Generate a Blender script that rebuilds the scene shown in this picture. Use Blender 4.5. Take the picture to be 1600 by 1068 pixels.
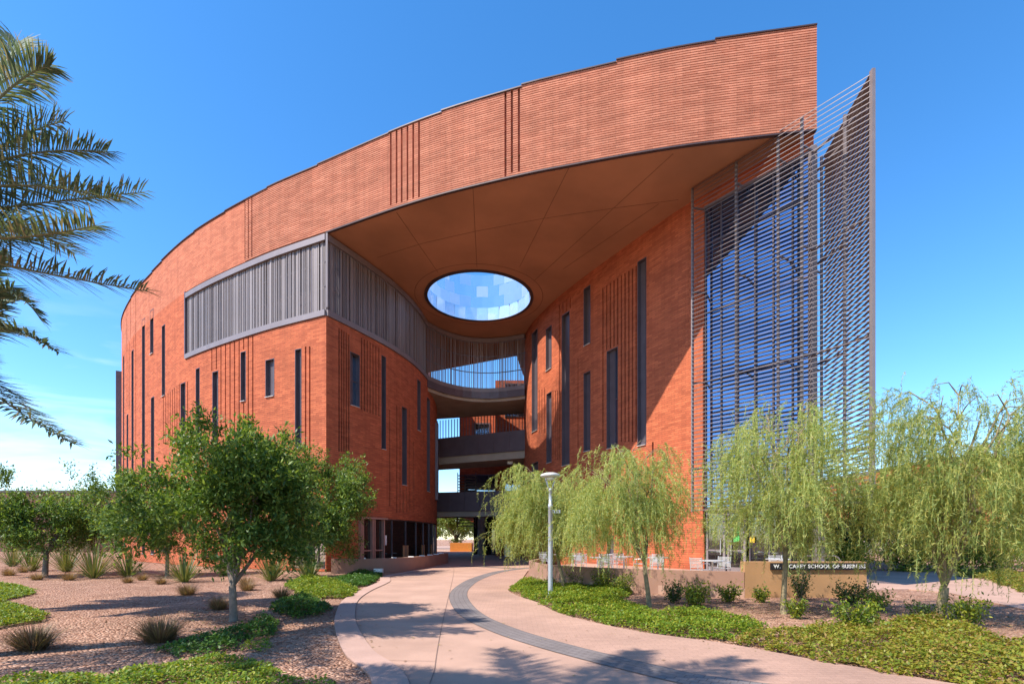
import bpy, math, random, zlib
import numpy as np
from mathutils import Vector, Matrix
from mathutils.geometry import tessellate_polygon
R = math.radians
scene = bpy.context.scene
col = scene.collection
for o in list(bpy.data.objects): bpy.data.objects.remove(o)

# ------------------------------------------------------------------ camera, sky, sun, exposure
F, CX, HV, CZ = 800.0, 800.0, 842.0, 1.7          # focal length, centre and horizon of the photograph in its own pixels; eye height
cam = bpy.data.cameras.new("camera"); camo = bpy.data.objects.new("camera", cam); col.objects.link(camo)
camo.location = (0, 0, CZ); camo.rotation_euler = (R(90), 0, 0)
cam.sensor_width = 36; cam.lens = 18.0; cam.shift_y = (HV-534)/1600.0
cam.clip_start = .1; cam.clip_end = 5000
scene.camera = camo
scene.view_settings.view_transform = 'Standard'; scene.view_settings.look = 'None'
scene.view_settings.gamma = 1; scene.view_settings.use_curve_mapping = False
scene.view_settings.exposure = 1.12
scene.cycles.max_bounces = 8
SUN = Vector((0.70, 0.417, -1.0)).normalized()     # direction the light travels
ELEV = math.asin(-SUN.z); AZ = math.atan2(-SUN.x, -SUN.y)
sl = bpy.data.lights.new("sun", 'SUN'); sl.energy = 4.0; sl.angle = R(.53); sl.color = (1, .94, .85)
so = bpy.data.objects.new("sun", sl); col.objects.link(so); so.rotation_euler = SUN.to_track_quat('-Z', 'Y').to_euler()
so.location = (-40, -25, 60)
world = bpy.data.worlds.new("World"); scene.world = world; world.use_nodes = True
wn, wl = world.node_tree.nodes, world.node_tree.links
wn.clear()
def wnode(t, **k):
    n = wn.new(t)
    for a, b in k.items(): setattr(n, a, b)
    return n
wo = wnode('ShaderNodeOutputWorld'); wb = wnode('ShaderNodeBackground'); wb.inputs['Strength'].default_value = .15
sky = wnode('ShaderNodeTexSky'); sky.sky_type = 'NISHITA'; sky.sun_disc = False
sky.sun_elevation = ELEV; sky.sun_rotation = AZ % (2*math.pi); sky.altitude = 400; sky.air_density = 1.0; sky.dust_density = .25; sky.ozone_density = 2.8
hs = wnode('ShaderNodeHueSaturation'); hs.inputs['Saturation'].default_value = 1.29; hs.inputs['Value'].default_value = .98
wl.new(sky.outputs[0], hs.inputs['Color'])
tc = wnode('ShaderNodeTexCoord'); sep = wnode('ShaderNodeSeparateXYZ'); wl.new(tc.outputs['Generated'], sep.inputs[0])
mp = wnode('ShaderNodeMapping'); mp.inputs['Scale'].default_value = (2.2, 2.2, 11); wl.new(tc.outputs['Generated'], mp.inputs[0])
nz = wnode('ShaderNodeTexNoise'); nz.inputs['Scale'].default_value = 2.1; nz.inputs['Detail'].default_value = 7; nz.inputs['Roughness'].default_value = .55; nz.inputs['Distortion'].default_value = .7
wl.new(mp.outputs[0], nz.inputs['Vector'])
cr = wnode('ShaderNodeValToRGB'); cr.color_ramp.elements[0].position = .50; cr.color_ramp.elements[1].position = .74; wl.new(nz.outputs['Fac'], cr.inputs[0])
mz = wnode('ShaderNodeMapRange'); mz.inputs[1].default_value = .40; mz.inputs[2].default_value = .12; wl.new(sep.outputs['Z'], mz.inputs[0])   # clouds lie low
mx = wnode('ShaderNodeMapRange'); mx.inputs[1].default_value = -.30; mx.inputs[2].default_value = -.62; wl.new(sep.outputs['X'], mx.inputs[0])
m1 = wnode('ShaderNodeMath', operation='MULTIPLY'); wl.new(mz.outputs[0], m1.inputs[0]); wl.new(mx.outputs[0], m1.inputs[1])
m2 = wnode('ShaderNodeMath', operation='MULTIPLY'); wl.new(m1.outputs[0], m2.inputs[0]); wl.new(cr.outputs[0], m2.inputs[1])
m3 = wnode('ShaderNodeMath', operation='MULTIPLY'); wl.new(m2.outputs[0], m3.inputs[0]); m3.inputs[1].default_value = .36
mc = wnode('ShaderNodeMixRGB'); mc.inputs[2].default_value = (5.2, 5.5, 5.8, 1); wl.new(m3.outputs[0], mc.inputs[0]); wl.new(hs.outputs[0], mc.inputs[1])
wl.new(mc.outputs[0], wb.inputs['Color']); wl.new(wb.outputs[0], wo.inputs['Surface'])

# ------------------------------------------------------------------ helpers: points
rng = np.random.default_rng(7); random.seed(7)
def G(u, v, z=0.0):
    Y = F*(CZ-z)/(v-HV); return ((u-CX)*Y/F, Y)
def PH(u, v, z):
    Y = F*(z-CZ)/(HV-v); return ((u-CX)*Y/F, Y)
def P3(u, v, Y): return Vector(((u-CX)*Y/F, Y, CZ+(HV-v)*Y/F))

class Curve:
    """smooth plan curve through points (Catmull-Rom), measured by arc length"""
    def __init__(s, pts, n=12, straight=False):
        pts = [np.array(p[:2], float) for p in pts]
        if straight or len(pts) < 3: d = pts
        else:
            q = [2*pts[0]-pts[1]] + pts + [2*pts[-1]-pts[-2]]
            d = []
            for i in range(1, len(q)-2):
                for k in range(n):
                    t = k/n
                    d.append(.5*((2*q[i])+(-q[i-1]+q[i+1])*t+(2*q[i-1]-5*q[i]+4*q[i+1]-q[i+2])*t*t+(-q[i-1]+3*q[i]-3*q[i+1]+q[i+2])*t**3))
            d.append(pts[-1])
        s.p = np.array(d); seg = np.linalg.norm(np.diff(s.p, axis=0), axis=1)
        s.s = np.concatenate([[0], np.cumsum(seg)]); s.L = s.s[-1]
    def pos(s, a):
        return Vector((float(np.interp(a, s.s, s.p[:, 0])), float(np.interp(a, s.s, s.p[:, 1])), 0))
    def tan(s, a):
        e = .15; q = s.pos(min(a+e, s.L))-s.pos(max(a-e, 0)); return q.normalized()
    def nor(s, a, side):
        t = s.tan(a); return Vector((-t.y, t.x, 0))*side
    def atu(s, u):                                  # arc length where the sight line of column u first meets the curve
        k = (u-CX)/F; g = s.p[:, 0]-k*s.p[:, 1]; best = None
        for i in range(len(g)-1):
            if g[i]*g[i+1] <= 0 and g[i] != g[i+1]:
                t = g[i]/(g[i]-g[i+1]); a = s.s[i]+t*(s.s[i+1]-s.s[i]); Y = s.pos(a).y
                if Y > 0 and (best is None or Y < best[1]): best = (a, Y)
        return best[0] if best else None
    def near(s, x, y):
        d = (s.p[:, 0]-x)**2+(s.p[:, 1]-y)**2; return s.s[int(np.argmin(d))]

# ------------------------------------------------------------------ helpers: materials
def newmat(name):
    m = bpy.data.materials.new(name); m.use_nodes = True
    n, l = m.node_tree.nodes, m.node_tree.links
    return m, n, l, n['Principled BSDF']
def lerp(a, b, t): return tuple(x*(1-t)+y*t for x, y in zip(a, b))
def plain(name, c, rough=.7, metal=0.0, var=.12, scale=3.0, bump=0.0, bscale=60.0, spec=.4):
    m, n, l, b = newmat(name)
    t = n.new('ShaderNodeTexCoord'); z = n.new('ShaderNodeTexNoise'); z.inputs['Scale'].default_value = scale; z.inputs['Detail'].default_value = 6
    l.new(t.outputs['Object'], z.inputs['Vector'])
    r = n.new('ShaderNodeValToRGB'); r.color_ramp.elements[0].position = .3; r.color_ramp.elements[1].position = .7
    r.color_ramp.elements[0].color = (*[x*(1-var) for x in c], 1); r.color_ramp.elements[1].color = (*[min(1, x*(1+var)) for x in c], 1)
    l.new(z.outputs['Fac'], r.inputs[0]); l.new(r.outputs[0], b.inputs['Base Color'])
    b.inputs['Roughness'].default_value = rough; b.inputs['Metallic'].default_value = metal; b.inputs['Specular IOR Level'].default_value = spec
    if bump:
        z2 = n.new('ShaderNodeTexNoise'); z2.inputs['Scale'].default_value = bscale; z2.inputs['Detail'].default_value = 4; l.new(t.outputs['Object'], z2.inputs['Vector'])
        bp = n.new('ShaderNodeBump'); bp.inputs['Strength'].default_value = bump; bp.inputs['Distance'].default_value = .01
        l.new(z2.outputs['Fac'], bp.inputs['Height']); l.new(bp.outputs[0], b.inputs['Normal'])
    return m
def brick_mat(name, c1, c2, cm, joint=.16, row=.1067, bw=.42):
    m, n, l, b = newmat(name)
    uv = n.new('ShaderNodeUVMap'); uv.uv_map = 'UVMap'
    br = n.new('ShaderNodeTexBrick'); br.offset = .5
    br.inputs['Scale'].default_value = 1; br.inputs['Brick Width'].default_value = bw; br.inputs['Row Height'].default_value = row
    br.inputs['Mortar Size'].default_value = .006; br.inputs['Mortar Smooth'].default_value = .2; br.inputs['Bias'].default_value = 0
    br.inputs['Color1'].default_value = (*c1, 1); br.inputs['Color2'].default_value = (*c2, 1); br.inputs['Mortar'].default_value = (*cm, 1)
    l.new(uv.outputs[0], br.inputs['Vector'])
    # bed joints: raked deep, shade of the recess put into the mortar colour
    sp = n.new('ShaderNodeSeparateXYZ'); l.new(uv.outputs[0], sp.inputs[0])
    dv = n.new('ShaderNodeMath'); dv.operation = 'DIVIDE'; dv.inputs[1].default_value = row; l.new(sp.outputs['Y'], dv.inputs[0])
    fr = n.new('ShaderNodeMath'); fr.operation = 'FRACT'; l.new(dv.outputs[0], fr.inputs[0])
    lt = n.new('ShaderNodeMath'); lt.operation = 'LESS_THAN'; lt.inputs[1].default_value = joint; l.new(fr.outputs[0], lt.inputs[0])
    # large, soft variation from kiln batches
    mp_ = n.new('ShaderNodeMapping'); mp_.inputs['Scale'].default_value = (.35, 1.1, 1); l.new(uv.outputs[0], mp_.inputs[0])
    z = n.new('ShaderNodeTexNoise'); z.inputs['Scale'].default_value = 1.4; z.inputs['Detail'].default_value = 8; z.inputs['Roughness'].default_value = .65; l.new(mp_.outputs[0], z.inputs['Vector'])
    mr = n.new('ShaderNodeMapRange'); mr.inputs[1].default_value = .3; mr.inputs[2].default_value = .7; mr.inputs[3].default_value = .80; mr.inputs[4].default_value = 1.16; l.new(z.outputs['Fac'], mr.inputs[0])
    mu = n.new('ShaderNodeMixRGB'); mu.blend_type = 'MULTIPLY'; mu.inputs[0].default_value = 1; l.new(br.outputs['Color'], mu.inputs[1]); l.new(mr.outputs[0], mu.inputs[2])
    ms = n.new('ShaderNodeMapping'); ms.inputs['Scale'].default_value = (2.6, .12, 1); l.new(uv.outputs[0], ms.inputs[0])
    zs = n.new('ShaderNodeTexNoise'); zs.inputs['Scale'].default_value = 1.0; zs.inputs['Detail'].default_value = 6; zs.inputs['Roughness'].default_value = .6; l.new(ms.outputs[0], zs.inputs['Vector'])
    mrs = n.new('ShaderNodeMapRange'); mrs.inputs[1].default_value = .32; mrs.inputs[2].default_value = .68; mrs.inputs[3].default_value = .84; mrs.inputs[4].default_value = 1.08; l.new(zs.outputs['Fac'], mrs.inputs[0])
    mu2 = n.new('ShaderNodeMixRGB'); mu2.blend_type = 'MULTIPLY'; mu2.inputs[0].default_value = 1; l.new(mu.outputs[0], mu2.inputs[1]); l.new(mrs.outputs[0], mu2.inputs[2]); mu = mu2
    mj = n.new('ShaderNodeMixRGB'); mj.inputs[2].default_value = (*cm, 1); l.new(lt.outputs[0], mj.inputs[0]); l.new(mu.outputs[0], mj.inputs[1])
    l.new(mj.outputs[0], b.inputs['Base Color']); b.inputs['Roughness'].default_value = .85; b.inputs['Specular IOR Level'].default_value = .2
    ma = n.new('ShaderNodeMath'); ma.operation = 'MAXIMUM'; l.new(lt.outputs[0], ma.inputs[0]); l.new(br.outputs['Fac'], ma.inputs[1])
    bp = n.new('ShaderNodeBump'); bp.invert = True; bp.inputs['Strength'].default_value = .6; bp.inputs['Distance'].default_value = .02
    l.new(ma.outputs[0], bp.inputs['Height']); l.new(bp.outputs[0], b.inputs['Normal'])
    return m
def glass_mat(name, dark, tint, refl=.5, rough=.03):
    m, n, l, b = newmat(name)
    n.remove(b); out = n['Material Output']
    d = n.new('ShaderNodeBsdfDiffuse'); d.inputs['Color'].default_value = (*dark, 1)
    g = n.new('ShaderNodeBsdfGlossy'); g.inputs['Color'].default_value = (*tint, 1); g.inputs['Roughness'].default_value = rough
    fz = n.new('ShaderNodeFresnel'); fz.inputs['IOR'].default_value = 1.5
    mm = n.new('ShaderNodeMapRange'); mm.inputs[1].default_value = 0; mm.inputs[2].default_value = 1; mm.inputs[3].default_value = refl; mm.inputs[4].default_value = 1; l.new(fz.outputs[0], mm.inputs[0])
    x = n.new('ShaderNodeMixShader'); l.new(mm.outputs[0], x.inputs[0]); l.new(d.outputs[0], x.inputs[1]); l.new(g.outputs[0], x.inputs[2])
    l.new(x.outputs[0], out.inputs['Surface'])
    return m
def leaf_mat(name, cols, trans=.35, rough=.5, spec=.35):
    m, n, l, b = newmat(name); out = n['Material Output']
    ge = n.new('ShaderNodeNewGeometry'); r = n.new('ShaderNodeValToRGB')
    e = r.color_ramp.elements
    e[0].color = (*cols[0], 1); e[1].color = (*cols[-1], 1)
    for i, c in enumerate(cols[1:-1]):
        q = e.new((i+1)/(len(cols)-1)); q.color = (*c, 1)
    l.new(ge.outputs['Random Per Island'], r.inputs[0]); l.new(r.outputs[0], b.inputs['Base Color'])
    b.inputs['Roughness'].default_value = rough; b.inputs['Specular IOR Level'].default_value = spec
    t = n.new('ShaderNodeBsdfTranslucent'); 
    br_ = n.new('ShaderNodeMixRGB'); br_.blend_type = 'MULTIPLY'; br_.inputs[0].default_value = 1; br_.inputs[2].default_value = (1.5, 1.35, .6, 1)
    l.new(r.outputs[0], br_.inputs[1]); l.new(br_.outputs[0], t.inputs['Color'])
    x = n.new('ShaderNodeMixShader'); x.inputs[0].default_value = trans; l.new(b.outputs[0], x.inputs[1]); l.new(t.outputs[0], x.inputs[2])
    l.new(x.outputs[0], out.inputs['Surface'])
    return m
def gravel_mat(name):
    m, n, l, b = newmat(name)
    t = n.new('ShaderNodeTexCoord'); v = n.new('ShaderNodeTexVoronoi'); v.inputs['Scale'].default_value = 23; l.new(t.outputs['Object'], v.inputs['Vector'])
    r = n.new('ShaderNodeValToRGB'); e = r.color_ramp.elements
    e[0].color = (.16, .075, .045, 1); e[1].color = (.62, .40, .29, 1)
    for p, c in ((.3, (.33, .17, .11)), (.6, (.43, .245, .168)), (.85, (.34, .195, .135))):
        q = e.new(p); q.color = (*c, 1)
    sp = n.new('ShaderNodeSeparateColor'); l.new(v.outputs['Color'], sp.inputs[0]); l.new(sp.outputs[0], r.inputs[0])
    z = n.new('ShaderNodeTexNoise'); z.inputs['Scale'].default_value = .7; z.inputs['Detail'].default_value = 5; l.new(t.outputs['Object'], z.inputs['Vector'])
    mr = n.new('ShaderNodeMapRange'); mr.inputs[1].default_value = .3; mr.inputs[2].default_value = .7; mr.inputs[3].default_value = .8; mr.inputs[4].default_value = 1.15; l.new(z.outputs['Fac'], mr.inputs[0])
    mu = n.new('ShaderNodeMixRGB'); mu.blend_type = 'MULTIPLY'; mu.inputs[0].default_value = 1; l.new(r.outputs[0], mu.inputs[1]); l.new(mr.outputs[0], mu.inputs[2])
    l.new(mu.outputs[0], b.inputs['Base Color']); b.inputs['Roughness'].default_value = .95; b.inputs['Specular IOR Level'].default_value = .1
    bp = n.new('ShaderNodeBump'); bp.invert = True; bp.inputs['Strength'].default_value = 1.0; bp.inputs['Distance'].default_value = .05
    l.new(v.outputs['Distance'], bp.inputs['Height']); l.new(bp.outputs[0], b.inputs['Normal'])
    return m
def paving_mat(name, c, row=0, bw=0, cm=None, fine=.06):
    m, n, l, b = newmat(name)
    t = n.new('ShaderNodeTexCoord')
    z = n.new('ShaderNodeTexNoise'); z.inputs['Scale'].default_value = .55; z.inputs['Detail'].default_value = 7; z.inputs['Roughness'].default_value = .6; l.new(t.outputs['Object'], z.inputs['Vector'])
    f = n.new('ShaderNodeTexNoise'); f.inputs['Scale'].default_value = 90; f.inputs['Detail'].default_value = 2; l.new(t.outputs['Object'], f.inputs['Vector'])
    mr = n.new('ShaderNodeMapRange'); mr.inputs[1].default_value = .3; mr.inputs[2].default_value = .7; mr.inputs[3].default_value = .80; mr.inputs[4].default_value = 1.12; l.new(z.outputs['Fac'], mr.inputs[0])
    mf = n.new('ShaderNodeMapRange'); mf.inputs[1].default_value = .3; mf.inputs[2].default_value = .7; mf.inputs[3].default_value = 1-fine*3; mf.inputs[4].default_value = 1+fine*2; l.new(f.outputs['Fac'], mf.inputs[0])
    a = n.new('ShaderNodeMath'); a.operation = 'MULTIPLY'; l.new(mr.outputs[0], a.inputs[0]); l.new(mf.outputs[0], a.inputs[1])
    mu = n.new('ShaderNodeMixRGB'); mu.blend_type = 'MULTIPLY'; mu.inputs[0].default_value = 1; mu.inputs[1].default_value = (*c, 1)
    if row:
        br = n.new('ShaderNodeTexBrick'); br.inputs['Scale'].default_value = 1; br.inputs['Brick Width'].default_value = bw; br.inputs['Row Height'].default_value = row; br.inputs['Mortar Size'].default_value = .006
        br.inputs['Color1'].default_value = (*[x*.94 for x in c], 1); br.inputs['Color2'].default_value = (*[x*1.05 for x in c], 1); br.inputs['Mortar'].default_value = (*(cm or [x*.80 for x in c]), 1)
        uvn = n.new('ShaderNodeUVMap'); uvn.uv_map = 'UVMap'
        l.new(uvn.outputs[0], br.inputs['Vector']); l.new(br.outputs['Color'], mu.inputs[1])
    l.new(a.outputs[0], mu.inputs[2]); l.new(mu.outputs[0], b.inputs['Base Color']); b.inputs['Roughness'].default_value = .85; b.inputs['Specular IOR Level'].default_value = .25
    bp = n.new('ShaderNodeBump'); bp.inputs['Strength'].default_value = .25; bp.inputs['Distance'].default_value = .004; l.new(f.outputs['Fac'], bp.inputs['Height']); l.new(bp.outputs[0], b.inputs['Normal'])
    return m
M = {}
M['brick'] = brick_mat('red brick', (.55, .143, .060), (.39, .092, .040), (.28, .09, .05))
M['fascia'] = brick_mat('corbelled brick', (.55, .218, .132), (.42, .152, .090), (.38, .15, .095), joint=.0, row=.1, bw=.6)
M['fascia_left'] = brick_mat('smooth upper brick', (.545, .178, .094), (.41, .122, .064), (.32, .11, .066))
M['soffit'] = plain('brown stucco', (.40, .185, .096), .9, 0, .16, .35, .3, 90)
M['joint'] = plain('stucco joint', (.19, .085, .045), .9)
M['bronze'] = plain('bronze metal panel', (.125, .098, .108), .42, .3, .12, 1.5)
M['bronze_light'] = plain('grey bronze trim', (.23, .19, .19), .5, .3, .08, 1.5)
M['slat'] = plain('weathered metal slat', (.27, .225, .215), .5, .3, .07, .6)
M['coping'] = plain('dark coping', (.07, .045, .045), .5, .3)
M['steel'] = plain('painted steel', (.24, .195, .185), .45, .3, .08)
M['louvre'] = plain('louvre metal', (.17, .135, .125), .4, .4, .12)
M['glass'] = glass_mat('window glass', (.008, .012, .018), (.75, .85, 1), .36)
M['curtain'] = glass_mat('curtain glass', (.012, .028, .062), (.40, .55, .84), .42, .02)
M['shopglass'] = glass_mat('dark lobby glass', (.012, .012, .012), (.8, .85, .85), .12)
M['paleglass'] = glass_mat('pale glass', (.16, .22, .21), (.85, .95, .95), .35)
M['concrete'] = plain('concrete', (.36, .29, .22), .85, 0, .15, .8, .3, 40)
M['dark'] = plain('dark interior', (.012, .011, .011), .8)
M['roof'] = plain('roofing', (.35, .32, .29), .9)
def frit(name, tint, tr, gl, df):
    m, n, l, b = newmat(name); n.remove(b); out = n['Material Output']
    t = n.new('ShaderNodeBsdfTransparent'); t.inputs['Color'].default_value = (*tint, 1)
    g = n.new('ShaderNodeBsdfGlossy'); g.inputs['Color'].default_value = (.92, .96, 1, 1); g.inputs['Roughness'].default_value = .04
    d = n.new('ShaderNodeBsdfTranslucent'); d.inputs['Color'].default_value = (.8, .87, .95, 1)
    z = n.new('ShaderNodeBsdfDiffuse'); z.inputs['Color'].default_value = (.75, .82, .9, 1)
    a = n.new('ShaderNodeMixShader'); a.inputs[0].default_value = gl; l.new(t.outputs[0], a.inputs[1]); l.new(g.outputs[0], a.inputs[2])
    c = n.new('ShaderNodeMixShader'); c.inputs[0].default_value = .5; l.new(d.outputs[0], c.inputs[1]); l.new(z.outputs[0], c.inputs[2])
    e = n.new('ShaderNodeMixShader'); e.inputs[0].default_value = df; l.new(a.outputs[0], e.inputs[1]); l.new(c.outputs[0], e.inputs[2])
    l.new(e.outputs[0], out.inputs['Surface']); return m
M['mirror_a'] = frit('clear glass panel', (.96, .98, 1), .7, .14, .12)
M['mirror_b'] = frit('fritted glass panel', (.80, .87, .96), .5, .2, .28)
M['mirror_c'] = frit('milky glass panel', (.92, .95, .98), .3, .2, .45)
M['mirror_d'] = plain('polished rim panel', (.82, .88, .94), .10, .75, .05)
M['mirror_e'] = plain('dull rim panel', (.66, .74, .84), .22, .75, .05)
M['stuccowall'] = plain('tan stucco', (.30, .165, .115), .9, 0, .10, 1.2, .3, 70)
M['signwall'] = plain('ochre stucco', (.42, .23, .105), .9, 0, .10, 1.4, .3, 70)
M['black'] = plain('black sign', (.018, .015, .017), .5)
M['letter'] = plain('letter metal', (.72, .70, .66), .4, .1, .04)
M['gravel'] = gravel_mat('pink gravel')
M['path'] = paving_mat('pink concrete', (.43, .265, .195))
M['kerb'] = paving_mat('kerb concrete', (.45, .285, .225))
M['pavejoint'] = plain('pavement joint', (.20, .125, .095), .9)
M['paver'] = paving_mat('pink pavers', (.41, .247, .182), .1, .2)
M['band'] = paving_mat('grey pavers', (.20, .165, .155), .13, .13, (.11, .09, .08))
M['bark'] = plain('grey bark', (.20, .155, .12), .9, 0, .3, 9, .6, 40)
M['bark_green'] = plain('olive bark', (.22, .17, .095), .9, 0, .35, 9, .6, 40)
M['palmbark'] = plain('palm bark', (.20, .14, .09), .95, 0, .4, 7, .8, 20)
M['ash'] = leaf_mat('ash leaves', [(.038, .088, .017), (.074, .145, .024), (.13, .21, .037), (.27, .35, .075)], .37)
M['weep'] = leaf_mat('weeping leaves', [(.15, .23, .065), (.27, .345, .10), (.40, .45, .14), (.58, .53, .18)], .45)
M['weepdark'] = leaf_mat('darker weeping leaves', [(.11, .18, .05), (.21, .28, .075), (.34, .38, .11), (.56, .50, .15)], .45)  # somewhat darker greens than the other weeping leaves
M['palm'] = leaf_mat('palm leaflets', [(.070, .108, .066), (.10, .145, .088), (.13, .18, .115), (.16, .205, .135), (.30, .25, .17)], .22, .6, .15)
M['cover'] = leaf_mat('groundcover leaves', [(.065, .13, .012), (.13, .21, .016), (.20, .27, .022), (.32, .30, .03)], .35)
M['coverwarm'] = leaf_mat('yellowing groundcover leaves', [(.10, .15, .015), (.19, .22, .022), (.28, .26, .03), (.30, .17, .05)], .35)
M['coverdark'] = leaf_mat('deep green groundcover leaves', [(.025, .075, .012), (.045, .12, .016), (.07, .15, .02), (.11, .18, .025)], .3)
M['shrub'] = leaf_mat('shrub leaves', [(.05, .10, .012), (.10, .16, .018), (.20, .24, .02), (.32, .30, .025)], .35)
M['shrubdark'] = leaf_mat('dark shrub leaves', [(.02, .05, .012), (.035, .075, .015), (.06, .10, .02), (.09, .12, .025)], .3)
M['tuft'] = leaf_mat('purple grass', [(.14, .075, .045), (.22, .13, .075), (.32, .20, .13), (.19, .17, .05)], .3)
M['yucca'] = leaf_mat('yucca blades', [(.07, .105, .03), (.11, .15, .04), (.18, .20, .06), (.26, .21, .09)], .2)
M['galv'] = plain('galvanised post', (.46, .47, .49), .45, .55, .06)
M['lampcap'] = plain('lamp cap', (.55, .52, .48), .5, .2)
M['lens'] = plain('lamp lens', (.75, .74, .70), .3)
M['chair'] = plain('silver chair', (.62, .61, .59), .4, .5, .05)
M['green_paper'] = plain('green notice', (.10, .55, .13), .6)
M['yellow_paper'] = plain('yellow notice', (.75, .45, .03), .6)
M['portal'] = plain('lit bronze frame', (.42, .25, .20), .45, .25, .1)  # bronze lightened: reflected light on the portal is put into its colour
M['white'] = plain('white paint', (.75, .74, .72), .6)
M['orange'] = plain('orange planter', (.62, .22, .04), .7)

# ------------------------------------------------------------------ helpers: meshes and objects
class MB:
    def __init__(s): s.v = []; s.f = []; s.uv = []; s.mi = []
    def quad(s, a, b, c, d, uv=None, mi=0):
        i = len(s.v); s.v += [tuple(a), tuple(b), tuple(c), tuple(d)]; s.f.append((i, i+1, i+2, i+3)); s.uv.append(uv); s.mi.append(mi)
    def poly(s, pts, uv=None, mi=0):
        i = len(s.v); s.v += [tuple(p) for p in pts]; s.f.append(tuple(range(i, i+len(pts)))); s.uv.append(uv); s.mi.append(mi)
    def obox(s, c, ax, ay, az, mi=0):               # centre and three half axes
        c, ax, ay, az = Vector(c), Vector(ax), Vector(ay), Vector(az)
        p = [c+ax*i+ay*j+az*k for k in (-1, 1) for j in (-1, 1) for i in (-1, 1)]
        L = [2*ax.length, 2*ay.length, 2*az.length]
        for q, (w, h) in (((0, 1, 5, 4), (0, 2)), ((2, 3, 7, 6), (0, 2)), ((0, 2, 6, 4), (1, 2)), ((1, 3, 7, 5), (1, 2)), ((0, 1, 3, 2), (0, 1)), ((4, 5, 7, 6), (0, 1))):
            s.quad(*[p[k] for k in q], uv=[(0, 0), (L[w], 0), (L[w], L[h]), (0, L[h])], mi=mi)
    def box(s, x0, x1, y0, y1, z0, z1, mi=0):
        s.obox(((x0+x1)/2, (y0+y1)/2, (z0+z1)/2), ((x1-x0)/2, 0, 0), (0, (y1-y0)/2, 0), (0, 0, (z1-z0)/2), mi)
    def bar(s, a, b, w, h, up=(0, 0, 1), mi=0):     # rectangular bar between two points
        a, b = Vector(a), Vector(b); d = b-a; L = d.length; d.normalize(); up = Vector(up)
        if abs(d.dot(up)) > .99: up = Vector((1, 0, 0))
        x = d.cross(up).normalized(); y = x.cross(d).normalized()
        s.obox((a+b)/2, d*L/2, x*w/2, y*h/2, mi)
    def tube(s, pts, rad, n=8, cap=True, mi=0):
        pts = [Vector(p) for p in pts]
        if not hasattr(rad, '__len__'): rad = [rad]*len(pts)
        rings = []; ref = Vector((.31, .93, .17))
        for i, p in enumerate(pts):
            d = (pts[min(i+1, len(pts)-1)]-pts[max(i-1, 0)]).normalized()
            x = d.cross(ref); 
            if x.length < .05: x = d.cross(Vector((1, 0, 0)))
            x.normalize(); y = d.cross(x); base = len(s.v)
            for k in range(n):
                a = 2*math.pi*k/n; s.v.append(tuple(p+(x*math.cos(a)+y*math.sin(a))*rad[i]))
            rings.append(base)
        for i in range(len(rings)-1):
            for k in range(n):
                s.f.append((rings[i]+k, rings[i]+(k+1) % n, rings[i+1]+(k+1) % n, rings[i+1]+k)); s.uv.append(None); s.mi.append(mi)
        if cap:
            for r0 in (rings[0], rings[-1]): s.f.append(tuple(range(r0, r0+n))); s.uv.append(None); s.mi.append(mi)
    def lathe(s, c, prof, n=20, mi=0):
        c = Vector(c); b = len(s.v)
        for r, z in prof:
            for k in range(n): a = 2*math.pi*k/n; s.v.append((c.x+r*math.cos(a), c.y+r*math.sin(a), c.z+z))
        for i in range(len(prof)-1):
            for k in range(n): s.f.append((b+i*n+k, b+i*n+(k+1) % n, b+(i+1)*n+(k+1) % n, b+(i+1)*n+k)); s.uv.append(None); s.mi.append(mi)
        for i in (0, len(prof)-1): s.f.append(tuple(range(b+i*n, b+i*n+n))); s.uv.append(None); s.mi.append(mi)
    def build(s, name, mats, parent=None, smooth=False, loc=None):
        me = bpy.data.meshes.new(name); off = Vector(loc) if loc is not None else None
        v = s.v if off is None else [(x-off.x, y-off.y, z-off.z) for x, y, z in s.v]
        me.from_pydata(v, [], s.f)
        for m in (mats if isinstance(mats, (list, tuple)) else [mats]): me.materials.append(m)
        if any(s.mi): me.polygons.foreach_set('material_index', s.mi)
        if any(u is not None for u in s.uv):
            lay = me.uv_layers.new(name='UVMap'); flat = []
            for f, u in zip(s.f, s.uv):
                if u is None: flat += [0.0, 0.0]*len(f)
                else:
                    for q in u: flat += [float(q[0]), float(q[1])]
            lay.data.foreach_set('uv', flat)
        if smooth: me.polygons.foreach_set('use_smooth', [True]*len(s.f))
        me.update()
        return link(name, me, parent, loc)
def link(name, me, parent=None, loc=None):
    o = bpy.data.objects.new(name, me); col.objects.link(o)
    if parent is not None:
        o.parent = parent
        w = Vector((0, 0, 0)); q = parent
        while q is not None: w += q.location; q = q.parent
        o.location = (Vector(loc) if loc is not None else Vector((0, 0, 0)))-w
    elif loc is not None: o.location = loc
    return o
def tag(o, label=None, cat=None, group=None, kind=None):
    for k, x in (('label', label), ('category', cat), ('group', group), ('kind', kind)):
        if x: o[k] = x
    return o
def thing(name, label, cat, loc=(0, 0, 0), group=None):
    o = bpy.data.objects.new(name, None); col.objects.link(o); o.location = loc; o.empty_display_size = .2
    return tag(o, label, cat, group)
def dup(root, loc, rz=0, label=None, group=None, sc=1.0):
    r = root.copy(); col.objects.link(r); r.location = loc; r.rotation_euler = (0, 0, rz); r.scale = (sc, sc, sc)
    if label: r['label'] = label
    if group: r['group'] = group
    for ch in list(root.children):
        c = ch.copy(); col.objects.link(c); c.parent = r
        for g in ch.children: d = g.copy(); col.objects.link(d); d.parent = c
    return r
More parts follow.
